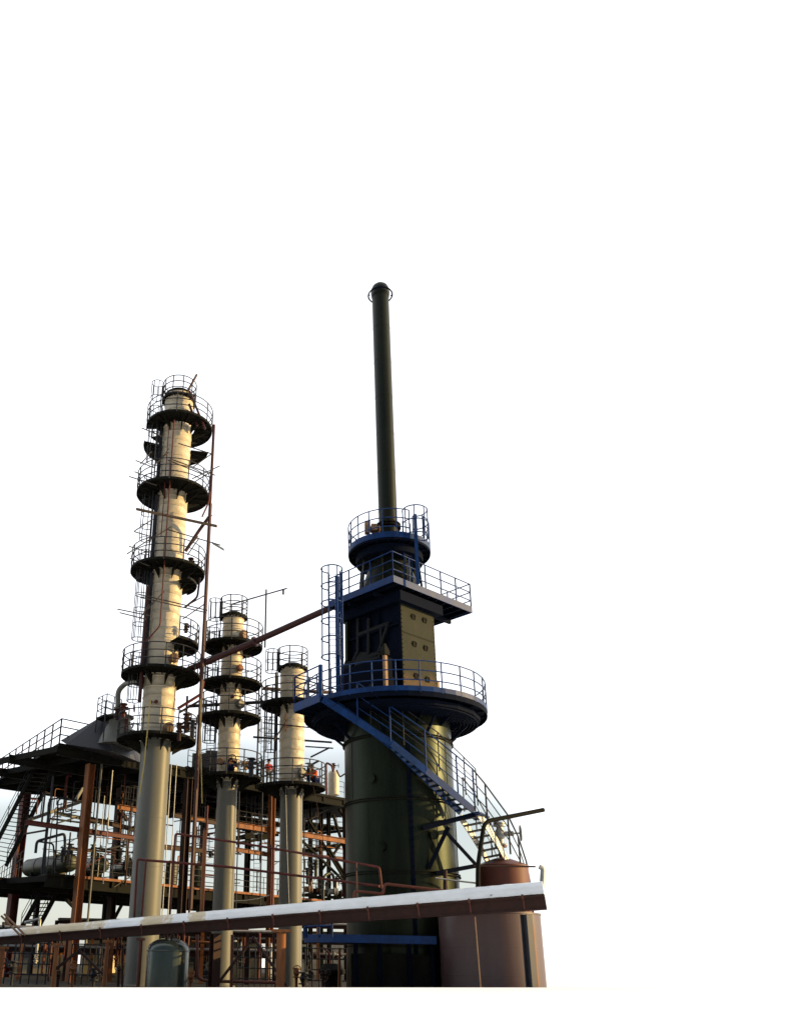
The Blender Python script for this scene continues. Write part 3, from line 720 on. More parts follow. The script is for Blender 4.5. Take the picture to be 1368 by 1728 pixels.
# equipment between columns on the upper deck
for px, py, s_, m_, lab in ((315, 1213, .5, 'brown', 'brown valve with big handwheel between the tallest and medium columns'), (326, 1222, .38, 'rail', 'small dark valve right of the brown handwheel valve'),
                            (303, 1228, .45, 'brown', 'dark red valve close to the right edge of the tallest column'), (424, 1288, .5, 'rail', 'dark valve between medium column and the red shirted worker')):
    valve_thing(px, py, 43.2, s_, m_, lab, drop=.7)
thin(316, 1175, 1216, -3.0, .07, 'brown', 'short brown pipe down to the big handwheel valve')
pipe([P(300, 1196, 44.70), P(340, 1171, 44.70), P(343, 1150, 44.70)], .08, 'red', 'bent red pipe slanting up between the tallest and medium columns')
pipe([P(302, 1203, 45.00), P(338, 1182, 45.00)], .06, 'pipe', 'lower slanting red pipe between tallest and medium columns')
pipe([P(318, 1192, 48.70), P(480, 1183, 48.20)], .10, 'rail', 'level dark pipe running behind the medium column to the shortest column')
pipe([P(427, 1244, 48.70), P(560, 1253, 48.70)], .06, 'rail', 'short dark level pipe crossing behind the shortest column')
pipe([P(444, 1220, 46.20), P(522, 1228, 46.20)], .035, 'rail', 'thin dark tube crossing in front of the shortest column')
pipe([P(462, 1250, 46.30), P(484, 1215, 46.30)], .04, 'scaf', 'slanting scaffold tube at the left of the shortest column')
pipe([P(443, 1162, 49.70), P(562, 1169, 49.70)], .11, 'hatch', 'pale tan pipe running level behind the upper part of the shortest column')
pipe([P(524, 1278, 47.20), P(556, 1262, 47.20)], .05, 'rail', 'slanting thin tube right of the shortest column')
pipe([P(515, 1260, 47.70), P(562, 1263, 47.70)], .04, 'rail', 'thin level tube between shortest column and the dark chimney')
pipe([P(518, 1295, 46.70), P(538, 1284, 46.70)], .06, 'rail', 'short slanting dark pipe above the crouching worker')
for px, lab in ((437, 'left'), (448, 'middle'), (466, 'right')):
    a, b = vert(px, 1160 if px != 466 else 1135, 1325, 48.7); pipe([a, b], .045 if px != 466 else .07, 'rail', 'dark vertical pipe between medium and shortest columns, ' + lab + 'most of three')
# railings on upper deck between columns are part of structure; caged ladders there
ladder(ST, P(356, 1240, 49.20).x, 49.2, ZD, Zat(P(356, 1240, 49.20).x, 49.2, 1226), -PI / 2, cage=True, cz=ZD + 1.2)
ladder(ST, P(447, 1240, 50.20).x, 50.2, ZD - 1, Zat(P(447, 1240, 50.20).x, 50.2, 1215), -PI / 2, cage=True, cz=ZD + .9)
# slate coloured box building behind medium column
o = MB(); yc = 53.0; q = P(362, 1285, yc)
o.prism([(q.x - 1.4, yc), (q.x + 1.0, yc), (q.x + 1.0, yc + 3), (q.x - 1.4, yc + 3)], ZD, Zat(q.x, yc, 1272)); o.prism([(q.x - .6, yc + .2), (q.x + 1.0, yc + .2), (q.x + 1.0, yc + 2.8), (q.x - .6, yc + 2.8)], Zat(q.x, yc, 1272) + .002, Zat(q.x, yc, 1266))
tag(o.build('equipment_cabinet', M['slate']), 'slate blue equipment cabinet standing behind the medium column on the upper deck', 'cabinet')
# small capsule tank with red piping
VY = 56.0; q = P(563, 1342, VY); zt = Zat(q.x, VY, 1300); rr = 9.6 / S(q)
t = empty('vertical_vessel', q, 'small domed cream vessel standing at the right end of the upper deck', 'vessel')
o = MB(); hh = zt - q.z; o.lathe([(.001, 0), (rr, 0), (rr, hh - rr * .8), (rr * .92, hh - rr * .45), (rr * .7, hh - rr * .18), (rr * .4, hh - .03), (.001, hh)], q.x, VY, q.z, 32); o.build('shell', M['clad'], t)
o = MB(); o.tube((q.x, VY, zt - .03), (q.x, VY, zt + .35), .07, 8); valve(o, (q.x, VY, zt + .3), .3); o.build('nozzle', M['brown'], t)
pipe(bend([P(551, 1340, 54.60), P(550, 1287, 55.4), P(560, 1292, 54.80), P(562, 1302, 55.20)], .25), .07, 'red', 'red inverted U pipe rising left of the small domed vessel')
pipe(bend([P(568, 1300, 54.70), P(573, 1312, 54.60), P(582, 1306, 54.60)], .15), .05, 'brown', 'short curved brown pipe right of the small domed vessel')

# pump cluster on mid deck right side (each pump a thing)
rnd = random.Random(3)
for i, (px, py) in enumerate(((520, 1492), (533, 1496), (546, 1490), (563, 1497), (574, 1490))):
    q = FP(px, py, 2 + i % 3); q.z = ZM + .0
    t = empty('pump', q, ['yellowish pump with flanges nearest the shortest column on the middle deck', 'second small pump right of the shortest column on the middle deck', 'middle pump of the row behind the thin red pipes', 'grey pump with square motor box near the dark chimney', 'last pump of the row, beside the dark chimney'][i], 'pump', 'pumps on the middle deck')
    o = MB(); o.box(q + Vector((0, 0, .1)), (1.0, .5, .2)); o.build('base', M['dark'], t)
    o = MB(); o.lathe_ax([(.001, -.35), (.2, -.35), (.2, 0), (.3, .02), (.3, .08), (.24, .1), (.24, .3), (.001, .34)], q + Vector((0, 0, .5)), (1, 0, 0), 16); o.tube(q + Vector((.2, 0, .6)), q + Vector((.2, 0, 1.1 + .2 * (i % 2))), .08, 8)
    o.build('casing', M[('hatch', 'brown', 'vessel', 'galvw', 'brown')[i]], t)
    o = MB(); valve(o, q + Vector((.2, 0, 1.2 + .2 * (i % 2))), .32, (0, 0, 1), (rnd.choice((-1, 1)), -.4, 0)); o.build('valve', M['brown'], t)
valve_thing(533, 1458, FP(533, 1458, 1).y, .5, 'vessel', 'valve with handwheel facing left, high right of the shortest column', w=(-1, -.2, 0), drop=.9)
valve_thing(519, 1470, FP(519, 1470, 1).y, .4, 'rail', 'small handwheel valve tilted up beside the shortest column foot', w=(1, 0, .5), drop=.9)
pipe(bend([FP(545, 1520, 2), FP(545, 1478, 2), FP(562, 1472, 2), FP(566, 1520, 2)], .5, 6), .1, 'vessel', 'arched green pipe over the pumps left of the dark chimney')
valve_thing(355, 1442, FP(355, 1442, 0).y, .4, 'rail', 'small dark valve right of the orange upright pair')
# vessels between columns 1 and 2 on mid deck
for px, py, lab in ((289, 1475, 'olive upright drum peeping out right of the tallest column'), (334, 1475, 'olive upright drum behind the red vertical pipes')):
    q = FP(px, py, 2.5); rr = .42; z0 = ZM
    t = MB(); t.lathe([(.001, 0), (rr, .1), (rr, 1.2), (rr * .8, 1.45), (rr * .4, 1.55), (.001, 1.58)], q.x, q.y, z0, 24)
    t.tube((q.x, q.y, z0 + 1.5), (q.x, q.y, z0 + 2.2), .07, 8)
    tag(t.build('drum_vessel', M['vessel']), lab, 'vessel')

# ---------------- red pipes in front of the columns
Yp = 38.9
pipe(bend([P(226, 1560, Yp), P(232, 1450, Yp), P(246, 1452, Yp), P(380, 1463, Yp), P(478, 1475, Yp), P(640, 1496, 35.80)], .12), .055, 'red', 'lower long red pipe crossing in front of all three cream columns')
pipe(bend([P(238, 1560, Yp - .2), P(246.5, 1453, Yp - .2)], .12), .045, 'red', 'right hand of two thin red verticals in front of the tallest column foot')
pipe(bend([P(286, 1550, Yp), P(296, 1407, Yp), P(392, 1421, Yp), P(478, 1435, Yp), P(640, 1464, 35.60), P(644, 1500, 35.60)], .12), .05, 'red', 'upper long red pipe sloping across the columns to the dark chimney')
a = P(601, 1456, 35.90); pipe([a, P(602, 1515, 35.90)], .035, 'pipe', 'thin brown drop pipe in front of the dark chimney drum, left one')
pipe(bend([P(597, 1520, 35.20), P(598, 1504, 35.20), P(646, 1509, 35.10), P(649, 1492, 35.10), P(700, 1498, 34.90), P(749, 1504, 34.70)], .12), .06, 'tankred', 'stepped rust red pipe above the silver pipeline in front of the dark drum')
pipe([P(340, 1545, Yp - .3), P(346, 1402, Yp - .3)], .085, 'orange', 'stout orange vertical pipe just left of the medium column')
a, b = vert(277, 1235, 1345, 39.6)
# diagonal big pipe
pipe([P(318, 1130, 44.6), P(430, 1083, 42.6), P(566, 1022, 40.2)], .17, 'pipe', 'thick brown duct pipe slanting from the tallest column up to the dark chimney', n=14, flanges=(1,))
# ropes
pipe([P(338, 1180, 42.00), P(339, 1260, 42.00), P(341, 1356, 42.00)], .025, 'yellow', 'yellowish rope hanging between tallest and medium columns', 'rope', 'rope', n=5)
pipe([P(254, 1180, 42.10), P(248, 1240, 42.00), P(243, 1290, 42.00), P(235, 1345, 42.10)], .03, 'yellow', 'yellow rope hanging in front of the tallest column lowest platform', 'rope', 'rope', n=5)
pipe([P(528, 1325, 45.70), P(537, 1370, 45.70), P(547, 1430, 45.80)], .014, 'brown', 'thin dark red rope dangling from the crouching worker', 'rope', 'rope', n=5)
pipe([P(482, 1325, 46.00), P(484, 1420, 46.00), P(488, 1535, 46.00)], .014, 'galvw', 'pale thin cable hanging in front of the shortest column', 'cable', 'cable', n=5)
pipe([P(395, 1521, 45.10), P(415, 1520, 45.10), P(435, 1517, 45.20), P(455, 1511, 45.20)], .02, 'galvw', 'sagging pale cable between medium and shortest column feet', 'cable', 'cable', n=5)

# ================================================================== PEOPLE
def skin(name, verts, edges, radii, m, parent, loc, lvl=1):
    me = bpy.data.meshes.new(name); me.from_pydata(verts, edges, []); me.materials.append(m)
    o = bpy.data.objects.new(name, me); col.objects.link(o); o.parent = parent; o.location = loc
    md = o.modifiers.new('Skin', 'SKIN'); md.use_smooth_shade = True
    for i, r_ in enumerate(radii):
        sv = me.skin_vertices[0].data[i]; sv.radius = (r_, r_); sv.use_root = (i == 0)
    sb = o.modifiers.new('Subsurf', 'SUBSURF'); sb.levels = lvl; sb.render_levels = lvl
    return o
def person(base, yaw, pose, shirt, legs, hat, label, s=1.0):
    root = empty('person', base, label, 'person'); root.rotation_euler = (0, 0, yaw); root.scale = (s, s, s)
    if pose == 'stand':
        J = dict(pel=(0, 0, .95), ch=(0, .03, 1.3), nk=(0, .02, 1.47), hd=(0, 0, 1.56), tp=(0, 0, 1.68),
                 sl=(-.19, .02, 1.4), el=(-.26, -.05, 1.13), wl=(-.22, -.25, .98), hl=(-.21, -.32, .96), sr=(.19, .02, 1.4), er=(.27, 0, 1.13), wr=(.28, -.14, .93), hr=(.28, -.2, .88),
                 hpl=(-.1, 0, .9), kl=(-.12, -.03, .5), al=(-.13, .02, .09), tl=(-.14, -.16, .04), hpr=(.1, 0, .9), kr=(.13, -.02, .5), ar=(.14, .02, .09), tr=(.15, -.16, .04))
    else:
        J = dict(pel=(0, .18, .36), ch=(0, -.02, .66), nk=(0, -.1, .80), hd=(0, -.14, .90), tp=(0, -.16, 1.0),
                 sl=(-.19, -.06, .74), el=(-.25, -.26, .56), wl=(-.15, -.45, .62), hl=(-.12, -.52, .63), sr=(.19, -.06, .74), er=(.27, -.22, .52), wr=(.2, -.42, .5), hr=(.17, -.5, .5),
                 hpl=(-.1, .15, .34), kl=(-.2, -.25, .5), al=(-.17, -.05, .09), tl=(-.18, -.22, .04), hpr=(.1, .15, .34), kr=(.2, -.25, .5), ar=(.17, -.05, .09), tr=(.18, -.22, .04))
    R_ = dict(pel=.13, ch=.15, nk=.055, hd=.085, tp=.09, sl=.06, el=.042, wl=.03, hl=.04, sr=.06, er=.042, wr=.03, hr=.04, hpl=.09, kl=.06, al=.04, tl=.035, hpr=.09, kr=.06, ar=.04, tr=.035)
    E_ = [('pel', 'ch'), ('ch', 'nk'), ('nk', 'hd'), ('hd', 'tp'), ('ch', 'sl'), ('sl', 'el'), ('el', 'wl'), ('wl', 'hl'), ('ch', 'sr'), ('sr', 'er'), ('er', 'wr'), ('wr', 'hr'),
          ('pel', 'hpl'), ('hpl', 'kl'), ('kl', 'al'), ('al', 'tl'), ('pel', 'hpr'), ('hpr', 'kr'), ('kr', 'ar'), ('ar', 'tr')]
    def sub(names, grow, mm, nm):
        ks = [k for k in J if k in names]; ix = {k: i for i, k in enumerate(ks)}
        skin(nm, [J[k] for k in ks], [(ix[a], ix[b]) for a, b in E_ if a in ix and b in ix], [R_[k] + grow for k in ks], mm, root, (0, 0, 0))
    sub(set(J), 0, M['skin'], 'body')
    sub({'pel', 'ch', 'sl', 'el', 'wl', 'sr', 'er', 'wr'}, .022, M[shirt], 'shirt')
    sub({'pel', 'hpl', 'kl', 'al', 'hpr', 'kr', 'ar'}, .02, M[legs], 'trousers')
    for k, nm in (('tl', 'boot'), ('tr', 'boot')):
        b = MB(); q = Vector(J[k]); b.lathe_ax([(.001, -.2), (.05, -.19), (.055, -.05), (.045, .06), (.001, .09)], q, (0, -1, 0), 10)
        o = b.build(nm, M['dark'], None); o.parent = root; o.location = (o.location.x, o.location.y, max(0, o.location.z))
    b = MB(); q = Vector(J['tp']); b.lathe([(.16, -.03), (.125, -.02), (.12, .04), (.08, .11), (.001, .13)], q.x, q.y, q.z, 16)
    o = b.build('helmet' if hat == 'helmet' else 'hair', M[hat], None); o.parent = root
    return root
q = FP(453, 1330, .9); q.z = ZD - .02
person(q, .4, 'stand', 'cloth_red', 'cloth_grey', 'hair', 'person in a red shirt standing on the deck between medium and shortest columns', 1.06)
q = P(529, 1331, 46.50); q.z = Z3(1330)
person(q, -.6, 'crouch', 'cloth_orange', 'cloth_blue', 'helmet', 'person in an orange vest crouching on the lowest platform of the shortest column', 1.06)
q = P(388, 1316, 45.70); q.z = Z2(1314)
person(q, .1, 'crouch', 'cloth_blue', 'cloth_blue', 'helmet', 'person in navy overalls crouching in front of the medium column on its lowest platform', .85)

# ================================================================== DARK CHIMNEY TOWER
YT = 39.0; XT = axis_x(679, 1500, YT); ZT = lambda py: Zat(XT, YT, py)
TW = empty('incinerator_chimney', (XT, YT, 0), 'dark green incinerator tower with blue platforms and a long slender chimney stack', 'chimney tower')
rd = 94.5 / S((XT, YT, ZT(1494)))
zdt = ZT(1216)
o = MB(); o.lathe([(rd + .12, 0), (rd + .12, .2), (rd, .22), (rd, zdt), (rd * .6, zdt + .02)], XT, YT, 0, 96); dr = o.build('drum', M['green'], TW)
for py in (1600, 1483, 1365, 1262):
    z = ZT(py); o = MB(); o.lathe([(rd + .002, 0), (rd + .09, 0), (rd + .09, .035), (rd + .002, .035)], XT, YT, z, 96, False)
    o.lathe([(rd + .002, 0), (rd + .07, 0), (rd + .07, .03), (rd + .002, .03)], XT, YT, z + .10, 96, False); o.build('flange_ring', M['dark'], dr)
o = MB()
for z0_, z1_, ths in ((ZT(1483) + .2, ZT(1365) - .05, (-2.3, -1.05, -.35)), (ZT(1365) + .2, ZT(1262) - .05, (-2.7, -1.85, -.7)), (ZT(1600) + .2, ZT(1483) - .05, (-2.0, -.9))):
    for th in ths:
        e_ = Vector((math.cos(th), math.sin(th), 0)); q = Vector((XT, YT, 0)) + e_ * (rd + .004); o.beam(q + Vector((0, 0, z0_)), q + Vector((0, 0, z1_)), .03, .016)
o.build('weld_seam', M['green'], dr)
for th, py in ((-2.2, 1330), (-2.05, 1440), (-1.15, 1420)):
    o = MB()
    e_ = Vector((math.cos(th), math.sin(th), 0)); q = Vector((XT, YT, ZT(py))) + e_ * rd; o.lathe_ax([(.12, -.05), (.12, .12), (.2, .12), (.2, .17), (.001, .18)], q, e_, 14); o.build('nozzle', M['green'], dr)
# vertical cable tray / seam on the drum
an = -PI / 2 + .03
o = MB(); ex = Vector((math.cos(an), math.sin(an), 0)); c_ = Vector((XT, YT, 0)) + ex * (rd + .05)
o.beam(c_ + Vector((0, 0, 1)), c_ + Vector((0, 0, ZT(1275))), .16, .05)
for k in range(34): o.box(c_ + ex * .04 + Vector((0, 0, 1.2 + k * .26)), (.2, .05, .03))
o.build('cable_tray', M['bluedark'], TW)
# main circular platform
zp = ZT(1207); rp_ = 152 / S((XT, YT, zp))
po = platform(TW, XT - .1, YT, zp, rd * .55, rp_, 0, 2 * PI, 1.3, 26, 'bluedark', 'blue', .28, 12, 'main_platform', .028, rise=.02)
o = MB(); o.sector(XT - .1, YT, zp - .06, zp + .16, rp_ + .014, rp_ + .03, -PI, PI); o.build('rim', M['blue'], po)
o = MB(); o.sector(XT - .1, YT, zp - .52, zp - .3, rd * .8, rp_ - .32, -PI, PI, 20)
for k in range(9): o.sector(XT - .1, YT, zp - .60, zp - .53, rd + .1 + k * .15, rd + .14 + k * .15)

o.build('skirt', M['bluedark'], po)
for k in range(8):
    t = 2 * PI * (k + .5) / 8; o = MB(); ex = Vector((math.cos(t), math.sin(t), 0)); ce = Vector((XT, YT, zp - .3))
    o.beam(ce + ex * (rd + .02) - Vector((0, 0, 1.1)), ce + ex * (rp_ - 1.0) - Vector((0, 0, .45)), .08, .12); o.build('strut', M['bluedark'], po)
# square section
N_ = P(678, 1100, 37.6)
zr = P(663, 975, 36.6).z
n0 = Vector((N_.x, N_.y, 0))
rc = PZ(795, 1028, zr); lc = PZ(565, 1022, zr); nc = PZ(663, 975, zr)
dR = Vector((rc.x - nc.x, rc.y - nc.y, 0)).normalized(); dL = Vector((-dR.y, dR.x, 0))
zs1 = zr - .45; zs0 = zp + .003
wR, wL = 2.36, 3.4
ctr = n0 + dR * wR / 2 + dL * wL / 2
ax3 = (dR, dL, Vector((0, 0, 1)))
o = MB(); o.box(ctr + Vector((0, 0, (zs0 + zs1) / 2)), (wR - .05, wL - .05, zs1 - zs0), ax3); bx = o.build('square_section', M['bluedark'], TW)
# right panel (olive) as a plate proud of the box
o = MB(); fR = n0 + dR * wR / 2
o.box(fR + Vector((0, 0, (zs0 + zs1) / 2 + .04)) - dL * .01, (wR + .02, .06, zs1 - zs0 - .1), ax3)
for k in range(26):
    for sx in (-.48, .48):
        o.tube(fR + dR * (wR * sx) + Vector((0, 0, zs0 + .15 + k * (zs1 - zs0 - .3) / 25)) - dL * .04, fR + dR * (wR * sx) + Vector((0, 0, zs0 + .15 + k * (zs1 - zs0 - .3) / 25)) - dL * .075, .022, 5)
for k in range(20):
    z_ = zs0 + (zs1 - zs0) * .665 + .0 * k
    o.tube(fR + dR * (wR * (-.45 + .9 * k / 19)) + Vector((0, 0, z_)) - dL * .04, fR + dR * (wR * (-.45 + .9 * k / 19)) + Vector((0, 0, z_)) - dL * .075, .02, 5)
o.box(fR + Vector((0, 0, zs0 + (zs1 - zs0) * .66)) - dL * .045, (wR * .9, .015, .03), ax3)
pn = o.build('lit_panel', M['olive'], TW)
for (px, py) in ((697, 1041), (716, 1047), (699, 1087), (718, 1094), (702, 1141), (721, 1147)):
    q = PPL(px, py, fR - dL * .045, dL)
    o = MB()
    for sx, sz, w_, h_ in ((-.11, 0, .025, .24), (.11, 0, .025, .24), (0, .12, .24, .025), (0, -.12, .24, .025)):
        o.box(q + dR * sx + Vector((0, 0, sz)) - dL * .015, (w_, .03, h_), ax3)
    o.box(q - dL * .004, (.17, .012, .19), ax3)
    o.box(q + dR * .14 + Vector((0, 0, .05)) - dL * .02, (.05, .03, .06), ax3); o.box(q - dR * .13 - dL * .03, (.03, .05, .1), ax3)
    o.build('sight_port', M['dark'], pn)
# left face: frames, stiffeners, kinked flange
fl = n0 + dL * wL / 2
nL = -dR
for k in (0, 2, 3, 5):
    o = MB(); q = n0 + dL * (wL * (k / 5)) + nL * .06
    o.beam(q + Vector((0, 0, zs0 + 1.5)), q + Vector((0, 0, zs1)), .07, .12); o.build('stiffener', M['bluedark'], bx)
for fz in (.36, .74):
    o = MB(); z_ = zs0 + (zs1 - zs0) * fz; o.beam(n0 + nL * .07 + Vector((0, 0, z_)), n0 + dL * wL + nL * .07 + Vector((0, 0, z_)), .13, .1); o.build('stiffener', M['bluedark'], bx)
o = MB(); q0 = n0 + dL * .1 + nL * .05
o.box(fl + nL * .45 + Vector((0, 0, zs0 + 1.5)), (.9, wL * .85, 1.6), ax3); 
o.build('side_hood', M['bluedark'], bx)
pf = lambda px, py, k=.10: PPL(px, py, n0 + nL * k, nL)
for a_, b_, w_ in (((604, 1072), (656, 1052), .14), ((622, 1044), (622, 1104), .12), ((643, 1056), (643, 1098), .10), ((656, 1050), (639, 1100), .12), ((592, 1120), (640, 1102), .14), ((604, 1044), (604, 1100), .12), ((604, 1100), (588, 1134), .14), ((588, 1134), (585, 1162), .14), ((640, 1102), (640, 1160), .12), ((600, 1140), (640, 1128), .10)):
    o = MB(); o.beam(pf(*a_), pf(*b_), w_, w_ * 1.2); o.build('bracing', M['brace'], bx)
o = MB(); hv = [pf(604, 1100, .08), pf(640, 1102, .08), pf(640, 1164, .6), pf(586, 1164, .6)]; hv2 = [v - nL * .05 for v in hv]
o.add(hv + hv2, [(0, 1, 2, 3), (7, 6, 5, 4), (0, 4, 5, 1), (1, 5, 6, 2), (2, 6, 7, 3), (3, 7, 4, 0)]); o.build('sloping_hood', M['brace'], bx)
# duct chimney with a pyramid cap on the left face (lit orange)
q = P(650, 1130, 36.2); zb_, zt_ = Zat(q.x, q.y, 1172), Zat(q.x, q.y, 1106)
o = MB(); o.box((q.x, q.y, (zb_ + zt_) / 2), (.15, .15, zt_ - zb_), ax3)
o.build('vent_duct', M['hatch'], TW); o = MB()
vs = [Vector((q.x, q.y, zt_ + .002)) + dR * a_ * w_ + dL * b_ * w_ + Vector((0, 0, z_)) for z_, w_ in ((0, .15), (.2, .15), (.55, .04)) for a_, b_ in ((-1, -1), (1, -1), (1, 1), (-1, 1))]
o.add(vs, [(i, (i + 1) % 4, 4 + (i + 1) % 4, 4 + i) for i in range(4)] + [(4 + i, 4 + (i + 1) % 4, 8 + (i + 1) % 4, 8 + i) for i in range(4)] + [(8, 9, 10, 11), (3, 2, 1, 0)])
o.build('vent_cap', M['dark'], TW)
# corner flares
o = MB(); o.beam(n0 + dL * wL + nL * .1 + Vector((0, 0, zs1)), n0 + dL * wL + nL * .12 + Vector((0, 0, zs0 + 3)), .16, .3)
o.beam(n0 + dL * wL + nL * .12 + Vector((0, 0, zs0 + 3)), n0 + dL * (wL + .45) + nL * .3 + Vector((0, 0, zs0 + 1.6)), .16, .3)
o.beam(n0 + dL * (wL + .45) + nL * .3 + Vector((0, 0, zs0 + 1.6)), n0 + dL * (wL + .45) + nL * .3 + Vector((0, 0, zs0)), .16, .3)
o.build('corner_flange', M['green'], TW)
o = MB(); q = n0 + dR * (wR + .15); o.box(q + dL * .4 + Vector((0, 0, zs0 + 1.0)), (.14, .8, 1.5), ax3); o.build('door_frame', M['hatch'], TW)
# small side basket on the right
q = n0 + dR * (wR + .03) + dL * 1.2; z0_ = Zat(q.x + 1.0, q.y, 1146)
o = MB(); c4 = [q, q + dR * 1.0, q + dR * 1.0 + dL * 1.2, q + dL * 1.2]
o.prism([(v.x, v.y) for v in c4], z0_ - .08, z0_); bk = o.build('side_basket', M['blue'], TW)
o = MB(); flat_rail(o, [Vector((v.x, v.y, z0_)) for v in c4], 1.5, 1, .025, 4, True); o.build('railing', M['rail'], bk)
# rectangular platform
Lr = (rc - nc).length; Ll = 4.35
c4 = [nc, nc + dR * Lr, nc + dR * Lr + dL * Ll, nc + dL * Ll]
for v in c4: v.z = zr
o = MB(); o.prism([(v.x, v.y) for v in c4], zr - .06, zr)
for k in range(10):
    q = nc + dR * (Lr * (k + .5) / 10) + dL * .05 - Vector((0, 0, .16)); o.beam(q, q + dL * (Ll - .1), .08, .18)
for k in range(2):
    q = nc + dL * (Ll * (.3 + .4 * k)) - Vector((0, 0, .36)) + dR * .1; o.beam(q, q + dR * (Lr - .2), .14, .2)
o.box(ctr + Vector((0, 0, zr - .62)), (wR + .7, wL + .7, .5), ax3)
rp2 = o.build('square_platform', M['bluedark'], TW)
o = MB()
for a_, b_ in ((0, 1), (1, 2), (2, 3), (3, 0)):
    d_ = (c4[b_] - c4[a_]).normalized(); o.box((c4[a_] + c4[b_]) / 2 + Vector((0, 0, -.04)) + (Vector((d_.y, -d_.x, 0)) * .02), ((c4[b_] - c4[a_]).length + .04, .035, .34), (d_, Vector((-d_.y, d_.x, 0)), Vector((0, 0, 1))))
o.build('kick_plate', M['blue'], rp2)
o = MB(); flat_rail(o, [c4[3], c4[0]], 1.38, 3, .03); flat_rail(o, [c4[0], c4[1]], 1.38, 5, .03); flat_rail(o, [c4[1], c4[2]], 1.38, 3, .03); flat_rail(o, [c4[2], c4[2] - dR * 3.4], 1.38, 3, .03)
o.build('railing', M['blue'], rp2)
# hopper cone under the stack
zk = ZT(912); XS = XT - .08
o = MB(); rb, rt_ = 1.5, .62
o.lathe([(rb, zr + .003), (rb, zr + .25), (rt_, zk - .4), (rt_, zk - .05)], XS, YT, 0, 36)
for k in range(8):
    t = 2 * PI * (k + .5) / 8; o.beam((XS + (rb + .1) * math.cos(t), YT + (rb + .1) * math.sin(t), zr + .02), (XS + (rt_ + .7) * math.cos(t), YT + (rt_ + .7) * math.sin(t), zk - .25), .1, .1)
o.build('cone', M['greenm'], TW)
# round upper platform
zu = ZT(934); ru = 68 / S((XT, YT, zu))
up = platform(TW, XS, YT, zu, .5, ru, 0, 2 * PI, .01, 8, 'bluedark', 'blue', .2, 10, 'round_platform', .02)
up2 = up
o = MB(); o.sector(XS, YT, zu - .1, zu + .2, ru + .014, ru + .03, -PI, PI); o.build('rim', M['blue'], up)
o = MB(); o.sector(XS, YT, zu - .62, zu - .22, ru * .2, ru * .82); o.build('underframe', M['bluedark'], up)
o = MB(); ring_rail(o, XS, YT, zu, ru, -PI * 1.55, -PI * .38, 1.45, 11, .028); o.build('railing', M['blue'], up)
o = MB()
cc_ = P(701, 895, YT - 1.75); od_ = Vector((.588, -.809, 0))
ladder(TW, cc_.x - od_.x * .6, cc_.y - od_.y * .6, zr + .02, zu + 1.1, -PI * .3, 'blue', True, .5, .60, cz=zu + .05, cz1=zu + 1.5, side=.05, ct=.034)
pq_ = P(701, 895, YT - 2.0)
o = MB(); o.beam((pq_.x, pq_.y, zr - .1), (pq_.x, pq_.y, zu + 1.15), .16, .12); o.build('post', M['blue'], up)
# ring rail on right-hand back portion (second half)
o = MB(); ring_rail(o, XS, YT, zu, ru, -PI * .22, PI * .45, 1.45, 5, .028); o.build('railing', M['blue'], up)
# stack
zst = ZT(500); rs = .475
o = MB(); o.lathe([(rs + .02, zu + .01), (rs + .02, zu + .5), (rs, zu + .5), (rs, zst)], XS, YT, 0, 40)
for k in range(1, 7):
    z_ = zu + (zst - zu) * k / 7; o.lathe([(rs + .001, z_), (rs + .008, z_ + .01), (rs + .008, z_ + .04), (rs + .001, z_ + .05)], XS, YT, 0, 40)
stk = o.build('stack', M['greenm'], TW)
o = MB(); zf = ZT(893)
for dz in (0, .14): o.lathe([(rs + .02, zf + dz), (rs + .16, zf + dz), (rs + .16, zf + dz + .07), (rs + .02, zf + dz + .07)], XS, YT, 0, 36, False)
for k in range(20):
    t = 2 * PI * k / 20; o.tube((XS + (rs + .11) * math.cos(t), YT + (rs + .11) * math.sin(t), zf - .05), (XS + (rs + .11) * math.cos(t), YT + (rs + .11) * math.sin(t), zf + .27), .02, 5)
o.build('flange', M['dark'], stk)
zc = ZT(497)
# cap dome on four struts and a ring round the mouth
o = MB(); o.lathe([(rs + .02, -.2), (rs + .06, .1), (rs + .05, .3), (rs - .04, .52), (rs - .2, .68), (rs - .36, .76), (.001, .79)], XS, YT, zc, 36); o.build('rain_cap', M['greenm'], stk)
o = MB(); o.arc(XS, YT, zc - .05, 20 / S((XS, YT, zc)), .045, 0, 2 * PI, 40, 6)
for k in range(6):
    t = PI * k / 3; o.beam((XS + (rs + .1) * math.cos(t), YT + (rs + .1) * math.sin(t), zc - .05), (XS + .66 * math.cos(t), YT + .66 * math.sin(t), zc - .05), .04, .05)
o.build('ring', M['bluedark'], stk)
# burner box beside the stack
q = P(624, 893, YT - .8)
o = MB(); o.tube(q, Vector((XS - rs, YT, ZT(896))), .14, 12); o.box(q + Vector((-.12, 0, .08)), (.26, .34, .62)); o.box(q + Vector((.2, -.05, .02)), (.3, .4, .34)); o.lathe_ax([(.14, 0), (.24, 0), (.24, .06), (.14, .06)], q + Vector((.42, .1, -.02)), (1, .2, 0), 14)
o.build('burner', M['hatch'], TW)
o = MB(); o.lathe([(.001, 0), (.28, .02), (.3, .3), (.2, .45), (.001, .5)], XS + .1, YT - 1.0, zu + .01, 14); o.box((XS + .45, YT - 1.0, zu + .3), (.5, .3, .25)); o.build('actuator', M['vessel'], TW)
